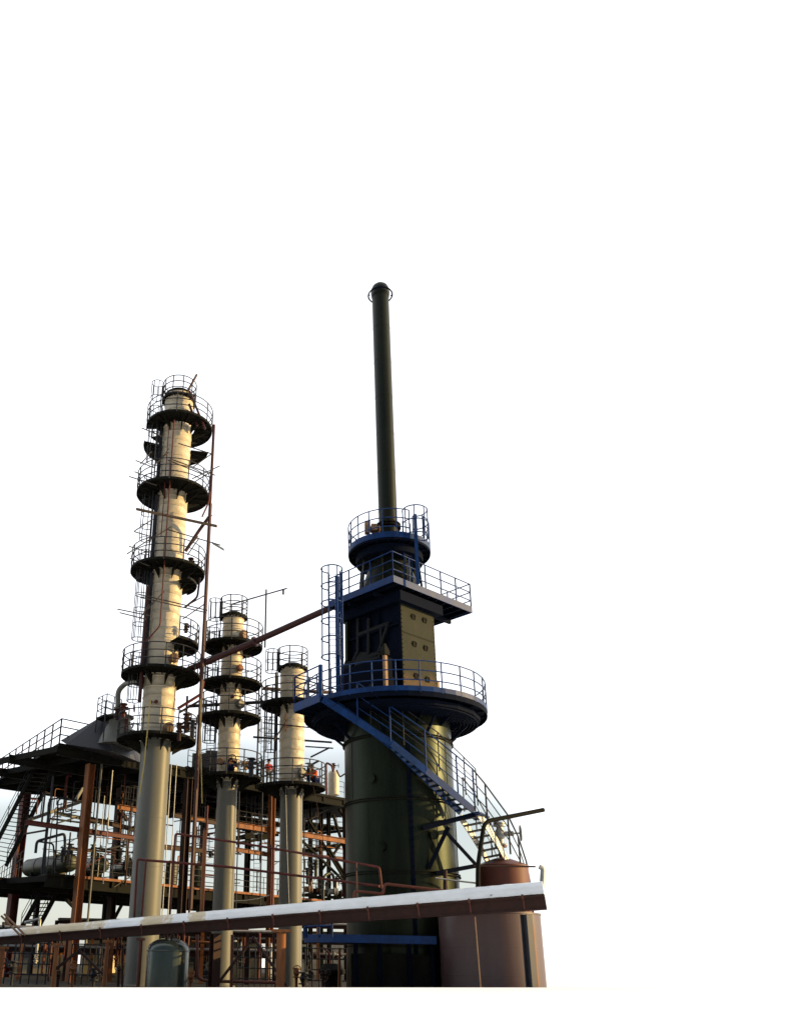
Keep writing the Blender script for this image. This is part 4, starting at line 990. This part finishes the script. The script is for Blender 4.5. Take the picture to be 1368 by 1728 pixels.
# caged ladder on the left
xl = P(566, 1100, 37.6); z0_, z1_ = Zat(xl.x, xl.y, 1180), Zat(xl.x, xl.y, 968)
lo = ladder(TW, xl.x, xl.y, z0_, z1_, -PI * .62, 'blue', True, .62, .50, cz=Zat(xl.x, xl.y, 1115), cz1=z1_ + .02, side=.08, name='caged_ladder', ct=.034)
o = MB(); o.beam((xl.x + .1, xl.y - .08, z0_), (xl.x + .1, xl.y - .08, z1_ - .2), .2, .14); o.build('post', M['blue'], lo)
pipe([(xl.x + .32, xl.y + .2, z0_), (xl.x + .32, xl.y + .2, Zat(xl.x, xl.y, 1005))], .07, 'red', 'thin dark red pipe rising beside the blue caged ladder of the dark tower')

# helical blue stair: outer rail traced from the picture, given depth around the drum
# landing on the left
zl = zp - .1
lq = [P(497, 1192, 38.3), P(541, 1174, 36.0), P(600, 1187, 36.4), P(560, 1203, 38.6)]
lq = [PZ(497, 1194, zl), PZ(541, 1176, zl), PZ(604, 1186, zl), PZ(575, 1215, zl)]
o = MB(); o.prism([(v.x, v.y) for v in lq], zl - .07, zl)
for k in range(5):
    a_ = lq[0].lerp(lq[1], k / 4); b_ = lq[3].lerp(lq[2], k / 4); o.beam(a_ - Vector((0, 0, .16)), b_ - Vector((0, 0, .16)), .08, .16)
ld = o.build('stair_landing', M['bluedark'], TW)
o = MB(); d_ = (lq[1] - lq[0]).normalized(); o.box((lq[0] + lq[1]) / 2 + Vector((0, 0, -.04)) + Vector((d_.y, -d_.x, 0)) * .03, ((lq[1] - lq[0]).length, .05, .38), (d_, Vector((-d_.y, d_.x, 0)), Vector((0, 0, 1)))); o.build('kick_plate', M['blue'], ld)
o = MB(); flat_rail(o, [lq[3], lq[0], lq[1]], 1.45, 2, .034)
o.tube(lq[1], lq[1] + Vector((0, 0, 1.45)), .1, 8)
o.build('railing', M['blue'], ld)
# first flight: pixel path of outer stringer, Y close in front of the drum
path_o = [(545, 1180, 35.75), (604, 1218, 35.5), (661, 1255, 35.5), (719, 1301, 35.8), (774, 1347, 36.4), (800, 1369, 36.7)]
po_ = [P(*t) for t in path_o]
shift = Vector((.15, 0, 0))
def inner(v, k=.85):
    c_ = Vector((XT, YT, v.z)); d_ = (c_ - v); d_.z = 0; return v + d_.normalized() * k
st = MB()
for i in range(len(po_) - 1):
    st.beam(po_[i], po_[i + 1], .05, .3); a_, b_ = inner(po_[i], .62), inner(po_[i + 1], .62); st.beam(a_, b_, .05, .3)
fl1 = st.build('stair', M['blue'], TW)
tr = MB(); nT = 24
def along_path(ps, t):
    L_ = [(ps[i + 1] - ps[i]).length for i in range(len(ps) - 1)]; T_ = t * sum(L_)
    for i, l_ in enumerate(L_):
        if T_ <= l_ or i == len(L_) - 1: return ps[i].lerp(ps[i + 1], T_ / l_)
        T_ -= l_
for k in range(nT):
    v = along_path(po_, (k + .5) / nT); w_ = inner(v, .62); d_ = (w_ - v).normalized()
    tr.box((v + w_) / 2, ((w_ - v).length - .06, .28, .04), (d_, Vector((0, 0, 1)).cross(d_), Vector((0, 0, 1))))
tr.build('tread', M['greenm'], fl1)
def path_rail(rows, m, parent, rt=.026, bot=None):
    g_ = MB(); tops = [P(*r_) for r_ in rows]; bots = bot
    bots = [Vector((t_.x, t_.y, Zat(t_.x, t_.y, b_[1]))) for t_, b_ in zip(tops, bot)]
    for f_ in (0, .33, .66):
        g_.poly([t_.lerp(b_, f_) for t_, b_ in zip(tops, bots)], rt * (1.2 if f_ == 0 else .8), 5)
    for t_, b_ in zip(tops, bots): g_.tube(t_, b_, rt * 1.3, 6)
    return g_.build('railing', M[m], parent)
path_rail([(602, 1152, 35.5), (657, 1191, 35.5), (716, 1232, 35.8), (769, 1275, 36.4), (797, 1298, 36.7)], 'blue', fl1, .028,
          [(604, 1216), (661, 1252), (719, 1299), (774, 1344), (799, 1366)])
i_ = [(x_ + 22, y_ - 2, Y_ + .7) for x_, y_, Y_ in ((602, 1157, 35.5), (657, 1196, 35.5), (716, 1238, 35.8), (760, 1280, 36.2), (780, 1300, 36.5))]
path_rail(i_, 'rail', fl1, .022, [(b_[0], b_[1]) for b_ in ((626, 1222), (680, 1258), (738, 1302), (782, 1342), (800, 1360))])
# intermediate landing with brackets
zl2 = P(800, 1372, 36.7).z
q = [PZ(790, 1373, zl2), PZ(808, 1369, zl2), PZ(826, 1378, zl2), PZ(800, 1383, zl2)]
o = MB(); o.prism([(v.x, v.y) for v in q], zl2 - .06, zl2); l2 = o.build('stair_landing', M['blue'], TW)
o = MB(); o.beam(P(713, 1398, 36.4), P(800, 1375, 36.7), .14, .2); o.beam(P(723, 1466, 36.6), P(756, 1396, 36.6), .13, .16); o.beam(P(750, 1402, 36.6), P(804, 1461, 36.9), .1, .12)
o.beam(P(735, 1474, 36.6), P(806, 1461, 36.9), .13, .17); o.build('bracket', M['bluedark'], l2)
# second flight, turning round behind to the right and down
path2 = [(806, 1372, 37.0), (822, 1396, 37.3), (842, 1428, 37.7), (860, 1462, 38.1), (874, 1500, 38.5), (884, 1545, 38.9)]
p2 = [P(*t) for t in path2]; p2i = [P(x_ - 30, y_ + 6, Y_ + .9) for x_, y_, Y_ in path2]
st = MB()
for i in range(len(p2) - 1): st.beam(p2[i], p2[i + 1], .05, .28); st.beam(p2i[i], p2i[i + 1], .05, .28)
f2 = st.build('stair', M['galvw'], TW)
tr = MB()
for k in range(15):
    v = along_path(p2, (k + .5) / 15); w_ = along_path(p2i, (k + .5) / 15); d_ = (w_ - v).normalized()
    tr.box((v + w_) / 2, ((w_ - v).length - .06, .26, .045), (d_, Vector((0, 0, 1)).cross(d_), Vector((0, 0, 1))))
tr.build('tread', M['shell'], f2)
path_rail([(797, 1298, 36.8), (818, 1323, 37.1), (856, 1375, 37.5), (874, 1412, 37.8), (888, 1455, 38.2), (896, 1500, 38.6)], 'rail', f2, .03,
          [(799, 1366), (822, 1386), (858, 1442), (874, 1475), (886, 1520), (894, 1560)])
path_rail([(780, 1312, 37.9), (800, 1338, 38.1), (826, 1385, 38.4), (842, 1425, 38.8), (852, 1460, 39.1)], 'rail', f2, .022,
          [(782, 1370), (802, 1400), (828, 1445), (844, 1480), (852, 1510)])
# lower rectangular blue platform
zq = P(600, 1578, 35.9).z
a_ = PZ(518, 1579, zq); 
q = [Vector((P(517, 1579, 36.9).x, 36.9, zq)), Vector((P(560, 1576, 35.6).x, 35.6, zq)), Vector((P(736, 1580, 35.6).x, 35.6, zq)), Vector((P(736, 1580, 35.6).x, 37.5, zq)), Vector((P(517, 1579, 36.9).x, 39.2, zq))]
o = MB(); o.prism([(v.x, v.y) for v in q], zq - .3, zq); lp = o.build('lower_platform', M['blue'], TW)
o = MB(); flat_rail(o, [q[4], q[0], q[1]], .62, 2, .04, 2); o.build('railing', M['blue'], lp)
o = MB()
for px in (600, 640, 690, 728):
    o = MB(); v = P(px, 1600, 36.2); o.beam((v.x, v.y, 0), (v.x, v.y, zq - .3), .16, .16); o.build('leg', M['bluedark'], lp)
o = MB(); v = P(662, 1645, 36.3); o.box((v.x, v.y + .2, .9), (3.2, .3, 1.6)); o.build('burner_box', M['dark'], TW)

# ================================================================== RED TANKS ON THE RIGHT
tq = P(850, 1497, 38.5); rt1 = 42.5 / S(tq); zt1 = tq.z
t = empty('storage_tank', (tq.x, 38.5, 0), 'red oxide tank with a shallow cone roof rising behind the silver pipeline', 'tank')
zs_ = Zat(tq.x, 38.5, 1464); zc_ = Zat(tq.x, 38.5, 1447)
o = MB(); o.lathe([(rt1, 0), (rt1, zs_ - .01), (rt1 + .03, zs_), (rt1 + .03, zs_ + .05), (rt1, zs_ + .06), (rt1 * .75, zs_ + (zc_ - zs_) * .45), (rt1 * .3, zs_ + (zc_ - zs_) * .85), (.001, zc_)], tq.x, 38.5, 0, 48)
o.lathe([(rt1 + .001, 0), (rt1 + .035, 0), (rt1 + .035, .05), (rt1 + .001, .05)], tq.x, 38.5, zs_ - .95, 48); o.build('shell', M['tankred'], t)
o = MB(); o.tube((tq.x, 38.5, zc_ - .05), (tq.x, 38.5, zc_ + .45), .12, 10); o.lathe([(.12, 0), (.26, 0), (.26, .07), (.12, .07)], tq.x, 38.5, zc_ + .42, 16); o.build('nozzle', M['tankred'], t)
z_ = zc_ + .5
vt = empty('gate_valve', (tq.x, 38.5, z_), 'large pale grey gate valve with flanges on the nozzle of the red oxide tank', 'valve')
o = MB(); o.lathe([(.001, 0), (.28, 0), (.28, .07), (.14, .09), (.14, .25), (.22, .35), (.22, .6), (.14, .72), (.14, .8), (.28, .82), (.28, .9), (.001, .9)], tq.x, 38.5, z_, 16); o.lathe([(.14, .9), (.26, .93), (.26, .99), (.1, 1.02)], tq.x, 38.5, z_, 16)
o.build('body', M['galvw'], vt)
o = MB(); c_ = Vector((tq.x, 38.5, z_ + .48)); o.tube(c_, c_ + Vector((.55, -.22, .02)), .11, 10); o.tube(c_ + Vector((.55, -.22, .02)), c_ + Vector((.82, -.33, .02)), .04, 8); o.build('bonnet', M['galvw'], vt)
o = MB(); w_ = Vector((1, -.4, 0)).normalized(); _, a1_, b1_ = o.frame(w_); q_ = c_ + Vector((.82, -.33, .02)); o.poly([q_ + (a1_ * math.cos(2 * PI * i / 16) + b1_ * math.sin(2 * PI * i / 16)) * .32 for i in range(16)], .028, 6, True); o.tube(q_ - b1_ * .32, q_ + b1_ * .32, .02, 5); o.tube(q_ - a1_ * .32, q_ + a1_ * .32, .02, 5); o.build('handwheel', M['rail'], vt)
pv = Vector((tq.x - .05, 38.5, z_ + 1.0))
pipe(bend([pv, Vector((pv.x - .15, 38.5, Zat(pv.x, 38.5, 1384)))], .1), .11, 'brown', 'brown vertical pipe above the pale grey gate valve')
pipe(bend([P(806, 1500, 35.8), P(806, 1462, 35.8), P(817, 1387, 36), P(917, 1367, 37.0)], .35, 5), .09, 'dark', 'dark pipe climbing by the red tank then running level off to the right')
pipe([P(799, 1462, 36.3), P(903, 1463, 36.6)], .035, 'brown', 'thin level rod crossing in front of the red oxide tank roof')
pipe(bend([P(735, 1482, 36.1), P(770, 1487, 36.1), P(806, 1491, 35.9)], .2), .035, 'galvw', 'thin pale curved tube below the blue brackets of the tower')
pipe([P(751, 1470, 36.4), P(751, 1506, 36.2)], .09, 'brown', 'short brown vertical stub above the silver pipeline right of the drum')
pipe(bend([P(910, 1463, 36), P(916, 1466, 36), P(914, 1500, 36)], .1), .1, 'galvw', 'pale hooked pipe end at the far right above the silver pipeline')

q = P(828, 1600, 35.6); rb_ = 85 / S(q)
bt = empty('storage_tank', (q.x, 35.6, 0), 'wide maroon tank standing under the right end of the silver pipeline', 'tank')
zt_ = Zat(q.x, 35.6, 1545)
o = MB(); o.lathe([(rb_, 0), (rb_, zt_), (rb_ + .03, zt_), (rb_ + .03, zt_ + .06), (rb_ * .5, zt_ + .15), (.001, zt_ + .2)], q.x, 35.6, 0, 72); 
for zz in (1.0, 2.0): o.lathe([(rb_ + .001, 0), (rb_ + .004, .01), (rb_ + .004, .02), (rb_ + .001, .03)], q.x, 35.6, zz, 72)
o.build('shell', M['tank'], bt)
a_, b_ = P(801, 1548, 33.3), P(811, 1672, 33.3)
pipe([a_, b_], .022, 'hatch', 'thin tan tube standing in front of the maroon tank')
# green grey domed tank on the left
q = P(282, 1640, 37.6); rg = 36 / S(q); zt_ = Zat(q.x, 37.6, 1583)
gt = empty('receiver_tank', (q.x, 37.6, 0), 'glossy grey green upright tank with domed top below the silver pipeline', 'tank')
o = MB(); o.lathe([(rg, 0), (rg, zt_ - rg * .55)] + [(rg * math.cos(t_), zt_ - rg * .55 + rg * .55 * math.sin(t_)) for t_ in (.25, .5, .75, 1.0, 1.25, 1.45)] + [(.001, zt_)], q.x, 37.6, 0, 56)
o.lathe([(rg + .001, 0), (rg + .012, .01), (rg + .012, .04), (rg + .001, .05)], q.x, 37.6, zt_ - rg * .62, 56); o.build('shell', M['steeltank'], gt)
o = MB()
for dx in (-.12, .12): o.tube((q.x + dx, 37.6, zt_ - .05), (q.x + dx, 37.6, zt_ + .4), .06, 8)
o.build('nozzle', M['brown'], gt)

# ================================================================== SILVER PIPELINE ON BROWN BEAM
BL = [P(-60, 1582, 40.3), P(917, 1501, 32.3)]
d_ = (BL[1] - BL[0]).normalized()
L_ = (BL[1] - BL[0]).length
PB = empty('pipe_bridge', (BL[0].x + L_ / 2, 36, 0), 'long silver clad pipeline on a brown steel beam running across the foreground', 'pipeline')
nn = 96; rnd = random.Random(5)
b = MB(); vs = []; dn = Vector((0, 0, -1))
_, a1_, b1_ = b.frame(d_)
if a1_.y > 0: a1_ = -a1_
if b1_.z < 0: b1_ = -b1_
prof = [(.30, -.18), (.34, -.165), (.31, -.08), (.20, .11), (.09, .23), (.0, .27), (-.2, .27), (-.27, .22), (-.34, -.14), (-.30, -.18)]
k = len(prof)
for i in range(nn + 1):
    t_ = i / nn; sc_ = .66 + .36 * t_; p_ = BL[0] + d_ * (L_ * t_)
    for (a_, b_) in prof:
        w_ = sc_ * (1 + rnd.uniform(-.02, .02) + (.05 if i % 7 == 0 else 0)); vs.append(p_ + a1_ * (a_ * w_) + b1_ * (b_ * w_))
fs = [(i * k + j, i * k + (j + 1) % k, (i + 1) * k + (j + 1) % k, (i + 1) * k + j) for i in range(nn) for j in range(k)]
b.add(vs, fs, False); b.add(vs, [tuple(range(k)), tuple(range((nn + 1) * k - 1, nn * k - 1, -1))]); b.build('clad_duct', M['galv'], PB)
def taper(mb, prof_):
    kk = len(prof_); v_ = []
    for t_ in (0, 1):
        sc_ = .60 + .42 * t_; p_ = BL[0] + d_ * (L_ * t_)
        v_ += [p_ + a1_ * (a_ * sc_) + b1_ * (b_ * sc_) for a_, b_ in prof_]
    mb.add(v_, [tuple(range(kk)), tuple(range(2 * kk - 1, kk - 1, -1))] + [(i, kk + i, kk + (i + 1) % kk, (i + 1) % kk) for i in range(kk)])
b = MB(); taper(b, [(.36, -.20), (.36, -.27), (-.36, -.27), (-.36, -.20)]); taper(b, [(.24, -.272), (.24, -.64), (.21, -.64), (.21, -.272)]); taper(b, [(-.19, -.272), (-.19, -.64), (-.22, -.64), (-.22, -.272)]); taper(b, [(.27, -.642), (.27, -.69), (-.27, -.69), (-.27, -.642)])
b.build('beam', M['brown'], PB)
def on_beam(px):
    best = min(range(2000), key=lambda i: abs((CX + FPX * ((BL[0] + d_ * L_ * i / 2000) - CAM).dot(cR) / ((BL[0] + d_ * L_ * i / 2000) - CAM).dot(cF)) - px))
    return BL[0] + d_ * L_ * best / 2000
for px, w_, m_ in ((8, .2, 'orange'), (99, .2, 'orange'), (184, .17, 'orange'), (240, .16, 'tankred'), (365, .34, 'brown'), (475, .36, 'orange'), (884, .30, 'slate')):
    v = on_beam(px); z_ = v.z - .81 * (.60 + .42 * (v - BL[0]).length / L_)
    o = MB()
    if px in (365, 884): o.ibeam((v.x, v.y, 0), (v.x, v.y, z_), w_, w_, .03, .6)
    else: o.tube((v.x, v.y, 0), (v.x, v.y, z_ - .1), w_ / 2, 14); o.box((v.x, v.y, z_ - .05), (w_ * 2.1, w_ * 1.8, .1))
    o.build('post', M[m_], PB)
for px, sgn in ((137, -1), (137, 1), (428, -1), (428, 1)):
    v = on_beam(px); v2 = on_beam(px + sgn * (42 if px < 200 else 66)); o = MB(); o.beam(v + dn * .9, Vector((v2.x, v2.y, .75 if px < 200 else .2)), .09, .09); o.build('brace', M['brown'], PB)
for k in range(13):
    v = BL[0] + d_ * (L_ * (k + .6) / 13); f_ = .62 + .4 * (k + .6) / 13
    o = MB(); o.box(v + a1_ * (.33 * f_) + b1_ * (-.22 * f_), (.07, .07, .16), (d_, a1_, b1_)); o.box(v + a1_ * (.245 * f_) + b1_ * (-.5 * f_), (.05, .03, .42 * f_), (d_, a1_, b1_)); o.build('bracket', M['tankred'], PB)
v = on_beam(827); o = MB(); o.box(v + Vector((0, -.29, -.15)), (.16, .06, .2)); o.build('clip', M['galvw'], PB)
pipe([P(896, 1560, 32.6), P(906, 1676, 32.6)], .085, 'orange', 'leaning orange pipe strut at the far right in front of the maroon tank edge')
m = MB()
for s_ in (0, 1): m.tube(P(2 + s_ * 5, 1546 - s_ * 3, 39.2), P(35 + s_ * 8, 1580 - s_ * 1, 39.0), .045, 6)
tag(m.build('rod_bundle', M['hatch']), 'pair of rusty rods leaning on the left end of the silver pipeline', 'rods')
# lower level red pipes
pipe(bend([P(333, 1578, 38.2), P(333, 1650, 38.2), P(345, 1656, 38.2), P(470, 1659, 38.0)], .35, 6), .065, 'tankred', 'rust red pipe dropping then turning level below the silver pipeline')
pipe([P(392, 1578, 38.0), P(390, 1668, 38.0)], .07, 'tankred', 'rust red vertical pipe just right of the medium column foot')
pipe([P(207, 1595, 39), P(206, 1668, 39)], .05, 'brown', 'slim brown pipe immediately left of the tallest column foot')
pipe([P(462, 1575, 40), P(461, 1660, 40)], .06, 'brown', 'slim brown pipe left of the orange post under the pipeline')
pipe([P(573, 1600, 39.5), P(572, 1668, 39.5)], .06, 'orange', 'orange pipe left of the chimney base')

# ================================================================== BACKGROUND, low band
def rack(x0, x1, y, z0s, label, posts=8, m='brown'):
    t = empty('pipe_rack', ((x0 + x1) / 2, y, 0), label, 'pipe rack', 'low pipe racks behind the columns')
    for z in z0s:
        o = MB(); o.ibeam((x0, y, z), (x1, y, z), .2, .22, .02); o.build('beam', M[m], t)
        for k in range(3):
            o = MB(); o.tube((x0, y + .3 + .35 * k, z + .2), (x1, y + .3 + .35 * k, z + .2), .07 + .03 * (k % 2), 8); o.build('pipe', M[('galvw', 'red', 'shell')[k]], t)
    rr = random.Random(int(y))
    for k in range(34):
        x = rr.uniform(x0, x1); z = rr.choice(z0s); yy = y - rr.uniform(.15, 1.6); o = MB(); q = Vector((x, yy, rr.choice((0, .3, .8))))
        pts = [q, Vector((x, yy, z + rr.uniform(-.4, .7))), Vector((x + rr.choice((0, rr.uniform(-1.5, 1.5))), yy + rr.uniform(0, .8), z + rr.uniform(-.4, .7)))]
        o.poly(bend(pts, .15, 3), rr.choice((.03, .045, .06, .08)), 6)
        if k % 3 == 0: valve(o, (x, yy, .9 + rr.random()), .34, (0, 0, 1), (rr.uniform(-1, 1), -.5, .1))
        o.build('drop_pipe', M[rr.choice(('orange', 'tankred', 'brown', 'rail', 'galvw', 'red', 'rail'))], t)
    for i in range(posts):
        x = x0 + (x1 - x0) * i / (posts - 1); o = MB(); o.ibeam((x, y, 0), (x, y, max(z0s) + .1), .2, .2, .02); o.build('post', M[('brown', 'orange')[i % 2]], t)
    return t
rack(-16, 1.5, 51, (1.6, 2.6), 'nearer low rack of pipes passing behind the feet of the cream columns', 8)
rack(-14, 6.0, 61, (1.5, 2.4, 3.4), 'farther three level pipe rack deep behind the cream columns', 9)
def building(x0, x1, y, h, label, wins, m, name='shed', depth=6):
    t = empty(name, ((x0 + x1) / 2, y + depth / 2, 0), label, 'building')
    o = MB(); o.prism([(x0, y), (x1, y), (x1, y + depth), (x0, y + depth)], 0, h); o.build('wall', M[m], t)
    o = MB(); o.prism([(x0 - .2, y - .2), (x1 + .2, y - .2), (x1 + .2, y + depth + .2), (x0 - .2, y + depth + .2)], h + .003, h + .2); o.build('roof', M['slate'], t)
    for (wx, wz, ww, wh) in wins:
        f_ = MB(); f_.box((wx, y - .03, wz), (ww, .1, wh)); fo = f_.build('window', M['galvw'], t)
        p_ = MB(); p_.box((wx, y - .09, wz), (ww - .16, .03, wh - .16)); p_.box((wx, y - .11, wz), (.05, .03, wh - .16)); p_.build('pane', M['glass'], fo)
    return t
a_ = P(18, 1640, 66).x; b_ = P(84, 1640, 66).x
building(a_ - 6, b_, 66, 3.0, 'low cream walled building far behind the left stair', [(a_ + 1, 1.6, 1.2, 1.2), (a_ - 3, 1.6, 1.2, 1.2)], 'creamwall')
a_ = P(140, 1640, 68).x; b_ = P(172, 1640, 68).x
building(a_, b_, 68, 3.2, 'narrow cream hut far behind between orange posts', [], 'creamwall')
a_ = P(190, 1640, 72).x; b_ = P(440, 1640, 72).x
building(a_, b_, 74, 2.6, 'long grey low building far behind the medium column', [(a_ + 2.5 * k + 1.2, 1.4, 1.3, 1.1) for k in range(int((b_ - a_) / 2.5))], 'greywall')
a_ = P(455, 1640, 70).x; b_ = P(600, 1640, 70).x
building(a_, b_, 80, 3.4, 'pale grey far building glimpsed left of the chimney base', [(a_ + 2.2 * k + 1.0, 1.8, 1.2, 1.2) for k in range(int((b_ - a_) / 2.2))], 'galvw')
# guard fences in the yard
for x0, x1, y, lab in ((P(8, 1640, 45).x, P(92, 1640, 45).x, 45, 'dark pipe guard fence in the yard at the far left'), (P(118, 1640, 46).x, P(180, 1640, 46).x, 46, 'dark pipe guard fence between the orange posts'), (P(400, 1640, 45).x, P(460, 1640, 45).x, 45, 'dark pipe guard fence right of the medium column foot'), (P(515, 1640, 44).x, P(585, 1640, 44).x, 44, 'dark pipe guard fence left of the chimney base')):
    o = MB(); flat_rail(o, [(x0, y, .02), (x1, y, .02)], 1.9, 6, .03, 4); tag(o.build('guard_fence', M['rail']), lab, 'fence')
# ground level valves and heads
rnd = random.Random(11)
GL = ['first rusty valve left of the orange column foot', 'rusty valve low beside the big orange column', 'low valve beneath the A-shaped brace at left', 'small valve beside the tallest column foot', 'low valve right of the domed grey green tank', 'valve low between rust red pipe and medium column', 'low valve with wheel behind the orange post', 'dark valve cluster right of the shortest column foot', 'next dark valve right of the shortest column foot', 'dark valve near the blue lower platform', 'low valve beside the orange pipe at the chimney base', 'small valve at the far left corner of the yard']
for i, px in enumerate((98, 122, 158, 200, 322, 350, 466, 500, 512, 545, 562, 20)):
    v = P(px, 1652, 41 + (i % 3)); s_ = .3 + .12 * (i % 3)
    o = MB(); z_ = .6 + .25 * (i % 2); valve(o, (v.x, v.y, z_), s_, (0, 0, 1), (rnd.uniform(-1, 1), -.6, .2)); o.tube((v.x, v.y, .05), (v.x, v.y, z_ - s_ * .4), .07, 8)
    tag(o.build('valve', M[('brown', 'orange', 'rail')[i % 3]]), GL[i], 'valve')
q = P(560, 1655, 42); o = MB(); o.lathe([(.001, .05), (.45, .05), (.45, .8), (.6, .85), (.6, 1.0), (.35, 1.27), (.001, 1.2)], q.x, 42, 0, 24); tag(o.build('pump_drum', M['dark']), 'squat dark drum on the ground left of the chimney base', 'drum')

# ================================================================== CAMERA, LIGHT, WORLD
cam = bpy.data.cameras.new('camera'); co = bpy.data.objects.new('camera', cam); col.objects.link(co); sc.camera = co
cam.sensor_fit = 'HORIZONTAL'; cam.sensor_width = 36; cam.lens = 36 * FPX / 1368; cam.clip_end = 6000; cam.clip_start = .1
cam.shift_x = (684 - CX) / 1368; cam.shift_y = -(864 - CY) / 1368
m3 = Matrix((cR, cU, -cF)).transposed(); co.matrix_world = Matrix.Translation(CAM) @ m3.to_4x4()

AZ = math.radians(-4)      # sun stands to the right, a little behind the plant
EL = math.radians(13)
sd = Vector((math.cos(EL) * math.cos(AZ), math.cos(EL) * math.sin(AZ), math.sin(EL)))
sl = bpy.data.lights.new('sun', 'SUN'); sl.energy = 5.0; sl.angle = math.radians(.53); sl.color = (1, .69, .29)
so = bpy.data.objects.new('sun', sl); col.objects.link(so); so.rotation_euler = sd.to_track_quat('Z', 'Y').to_euler()
so.location = (30, 30, 50)

w = bpy.data.worlds.new('World'); sc.world = w; w.use_nodes = True
N = w.node_tree.nodes; Lk = w.node_tree.links
bg = N['Background']; sky = N.new('ShaderNodeTexSky'); sky.sky_type = 'NISHITA'; sky.sun_disc = False
sky.sun_elevation = EL; sky.sun_rotation = math.radians(90) - AZ
bg.inputs[1].default_value = .05; Lk.new(sky.outputs[0], bg.inputs[0])
# thin bright overcast veil with a greyer cloud bank low behind the plant
bg2 = N.new('ShaderNodeBackground'); bg2.inputs[1].default_value = 1.0
tc = N.new('ShaderNodeTexCoord'); sx = N.new('ShaderNodeSeparateXYZ'); Lk.new(tc.outputs['Generated'], sx.inputs[0])
def math_n(op, a, b=None, c=None):
    n = N.new('ShaderNodeMath'); n.operation = op
    for i, v in enumerate((a, b, c)):
        if v is None: continue
        if isinstance(v, (int, float)): n.inputs[i].default_value = v
        else: Lk.new(v, n.inputs[i])
    return n.outputs[0]
def mr(v, a, b, c, d):
    n = N.new('ShaderNodeMapRange'); n.interpolation_type = 'SMOOTHSTEP'
    n.inputs[1].default_value = a; n.inputs[2].default_value = b; n.inputs[3].default_value = c; n.inputs[4].default_value = d
    Lk.new(v, n.inputs[0]); return n.outputs[0]
nz = N.new('ShaderNodeTexNoise'); nz.inputs['Scale'].default_value = 5; nz.inputs['Detail'].default_value = 5; Lk.new(tc.outputs['Generated'], nz.inputs['Vector'])
zz = math_n('ADD', sx.outputs[2], math_n('MULTIPLY', math_n('SUBTRACT', nz.outputs[0], .5), .05))
az = math_n('DIVIDE', sx.outputs[0], math_n('MAXIMUM', sx.outputs[1], .01))
hump = math_n('MULTIPLY', mr(math_n('ABSOLUTE', az), .10, .30, 1, 0), .07)
zz = math_n('SUBTRACT', zz, hump)
mk = math_n('MULTIPLY', mr(zz, .13, .20, 1, 0), math_n('MULTIPLY', mr(az, .26, .31, 1, 0), mr(az, -.6, -.34, 0, 1)))
mk = math_n('MULTIPLY', mk, mr(sx.outputs[1], 0, .2, 0, 1))
mx = N.new('ShaderNodeMixRGB'); Lk.new(mk, mx.inputs[0]); mx.inputs[1].default_value = (1.05, 1.06, 1.09, 1); mx.inputs[2].default_value = (.42, .44, .44, 1)
# the sky is brightest over the plant and dull overhead and behind the camera
br = math_n('MULTIPLY', mr(math_n('ADD', sx.outputs[1], math_n('MULTIPLY', sx.outputs[2], .5)), -.1, .35, 0, 1), 1)
m2 = N.new('ShaderNodeMixRGB'); Lk.new(br, m2.inputs[0]); m2.inputs[1].default_value = (.10, .115, .14, 1); Lk.new(mx.outputs[0], m2.inputs[2])
Lk.new(m2.outputs[0], bg2.inputs[0])
ad = N.new('ShaderNodeAddShader'); Lk.new(bg.outputs[0], ad.inputs[0]); Lk.new(bg2.outputs[0], ad.inputs[1])
Lk.new(ad.outputs[0], N['World Output'].inputs[0])
sc.view_settings.view_transform = 'Standard'; sc.view_settings.look = 'None'; sc.view_settings.exposure = 0.35; sc.view_settings.gamma = 1
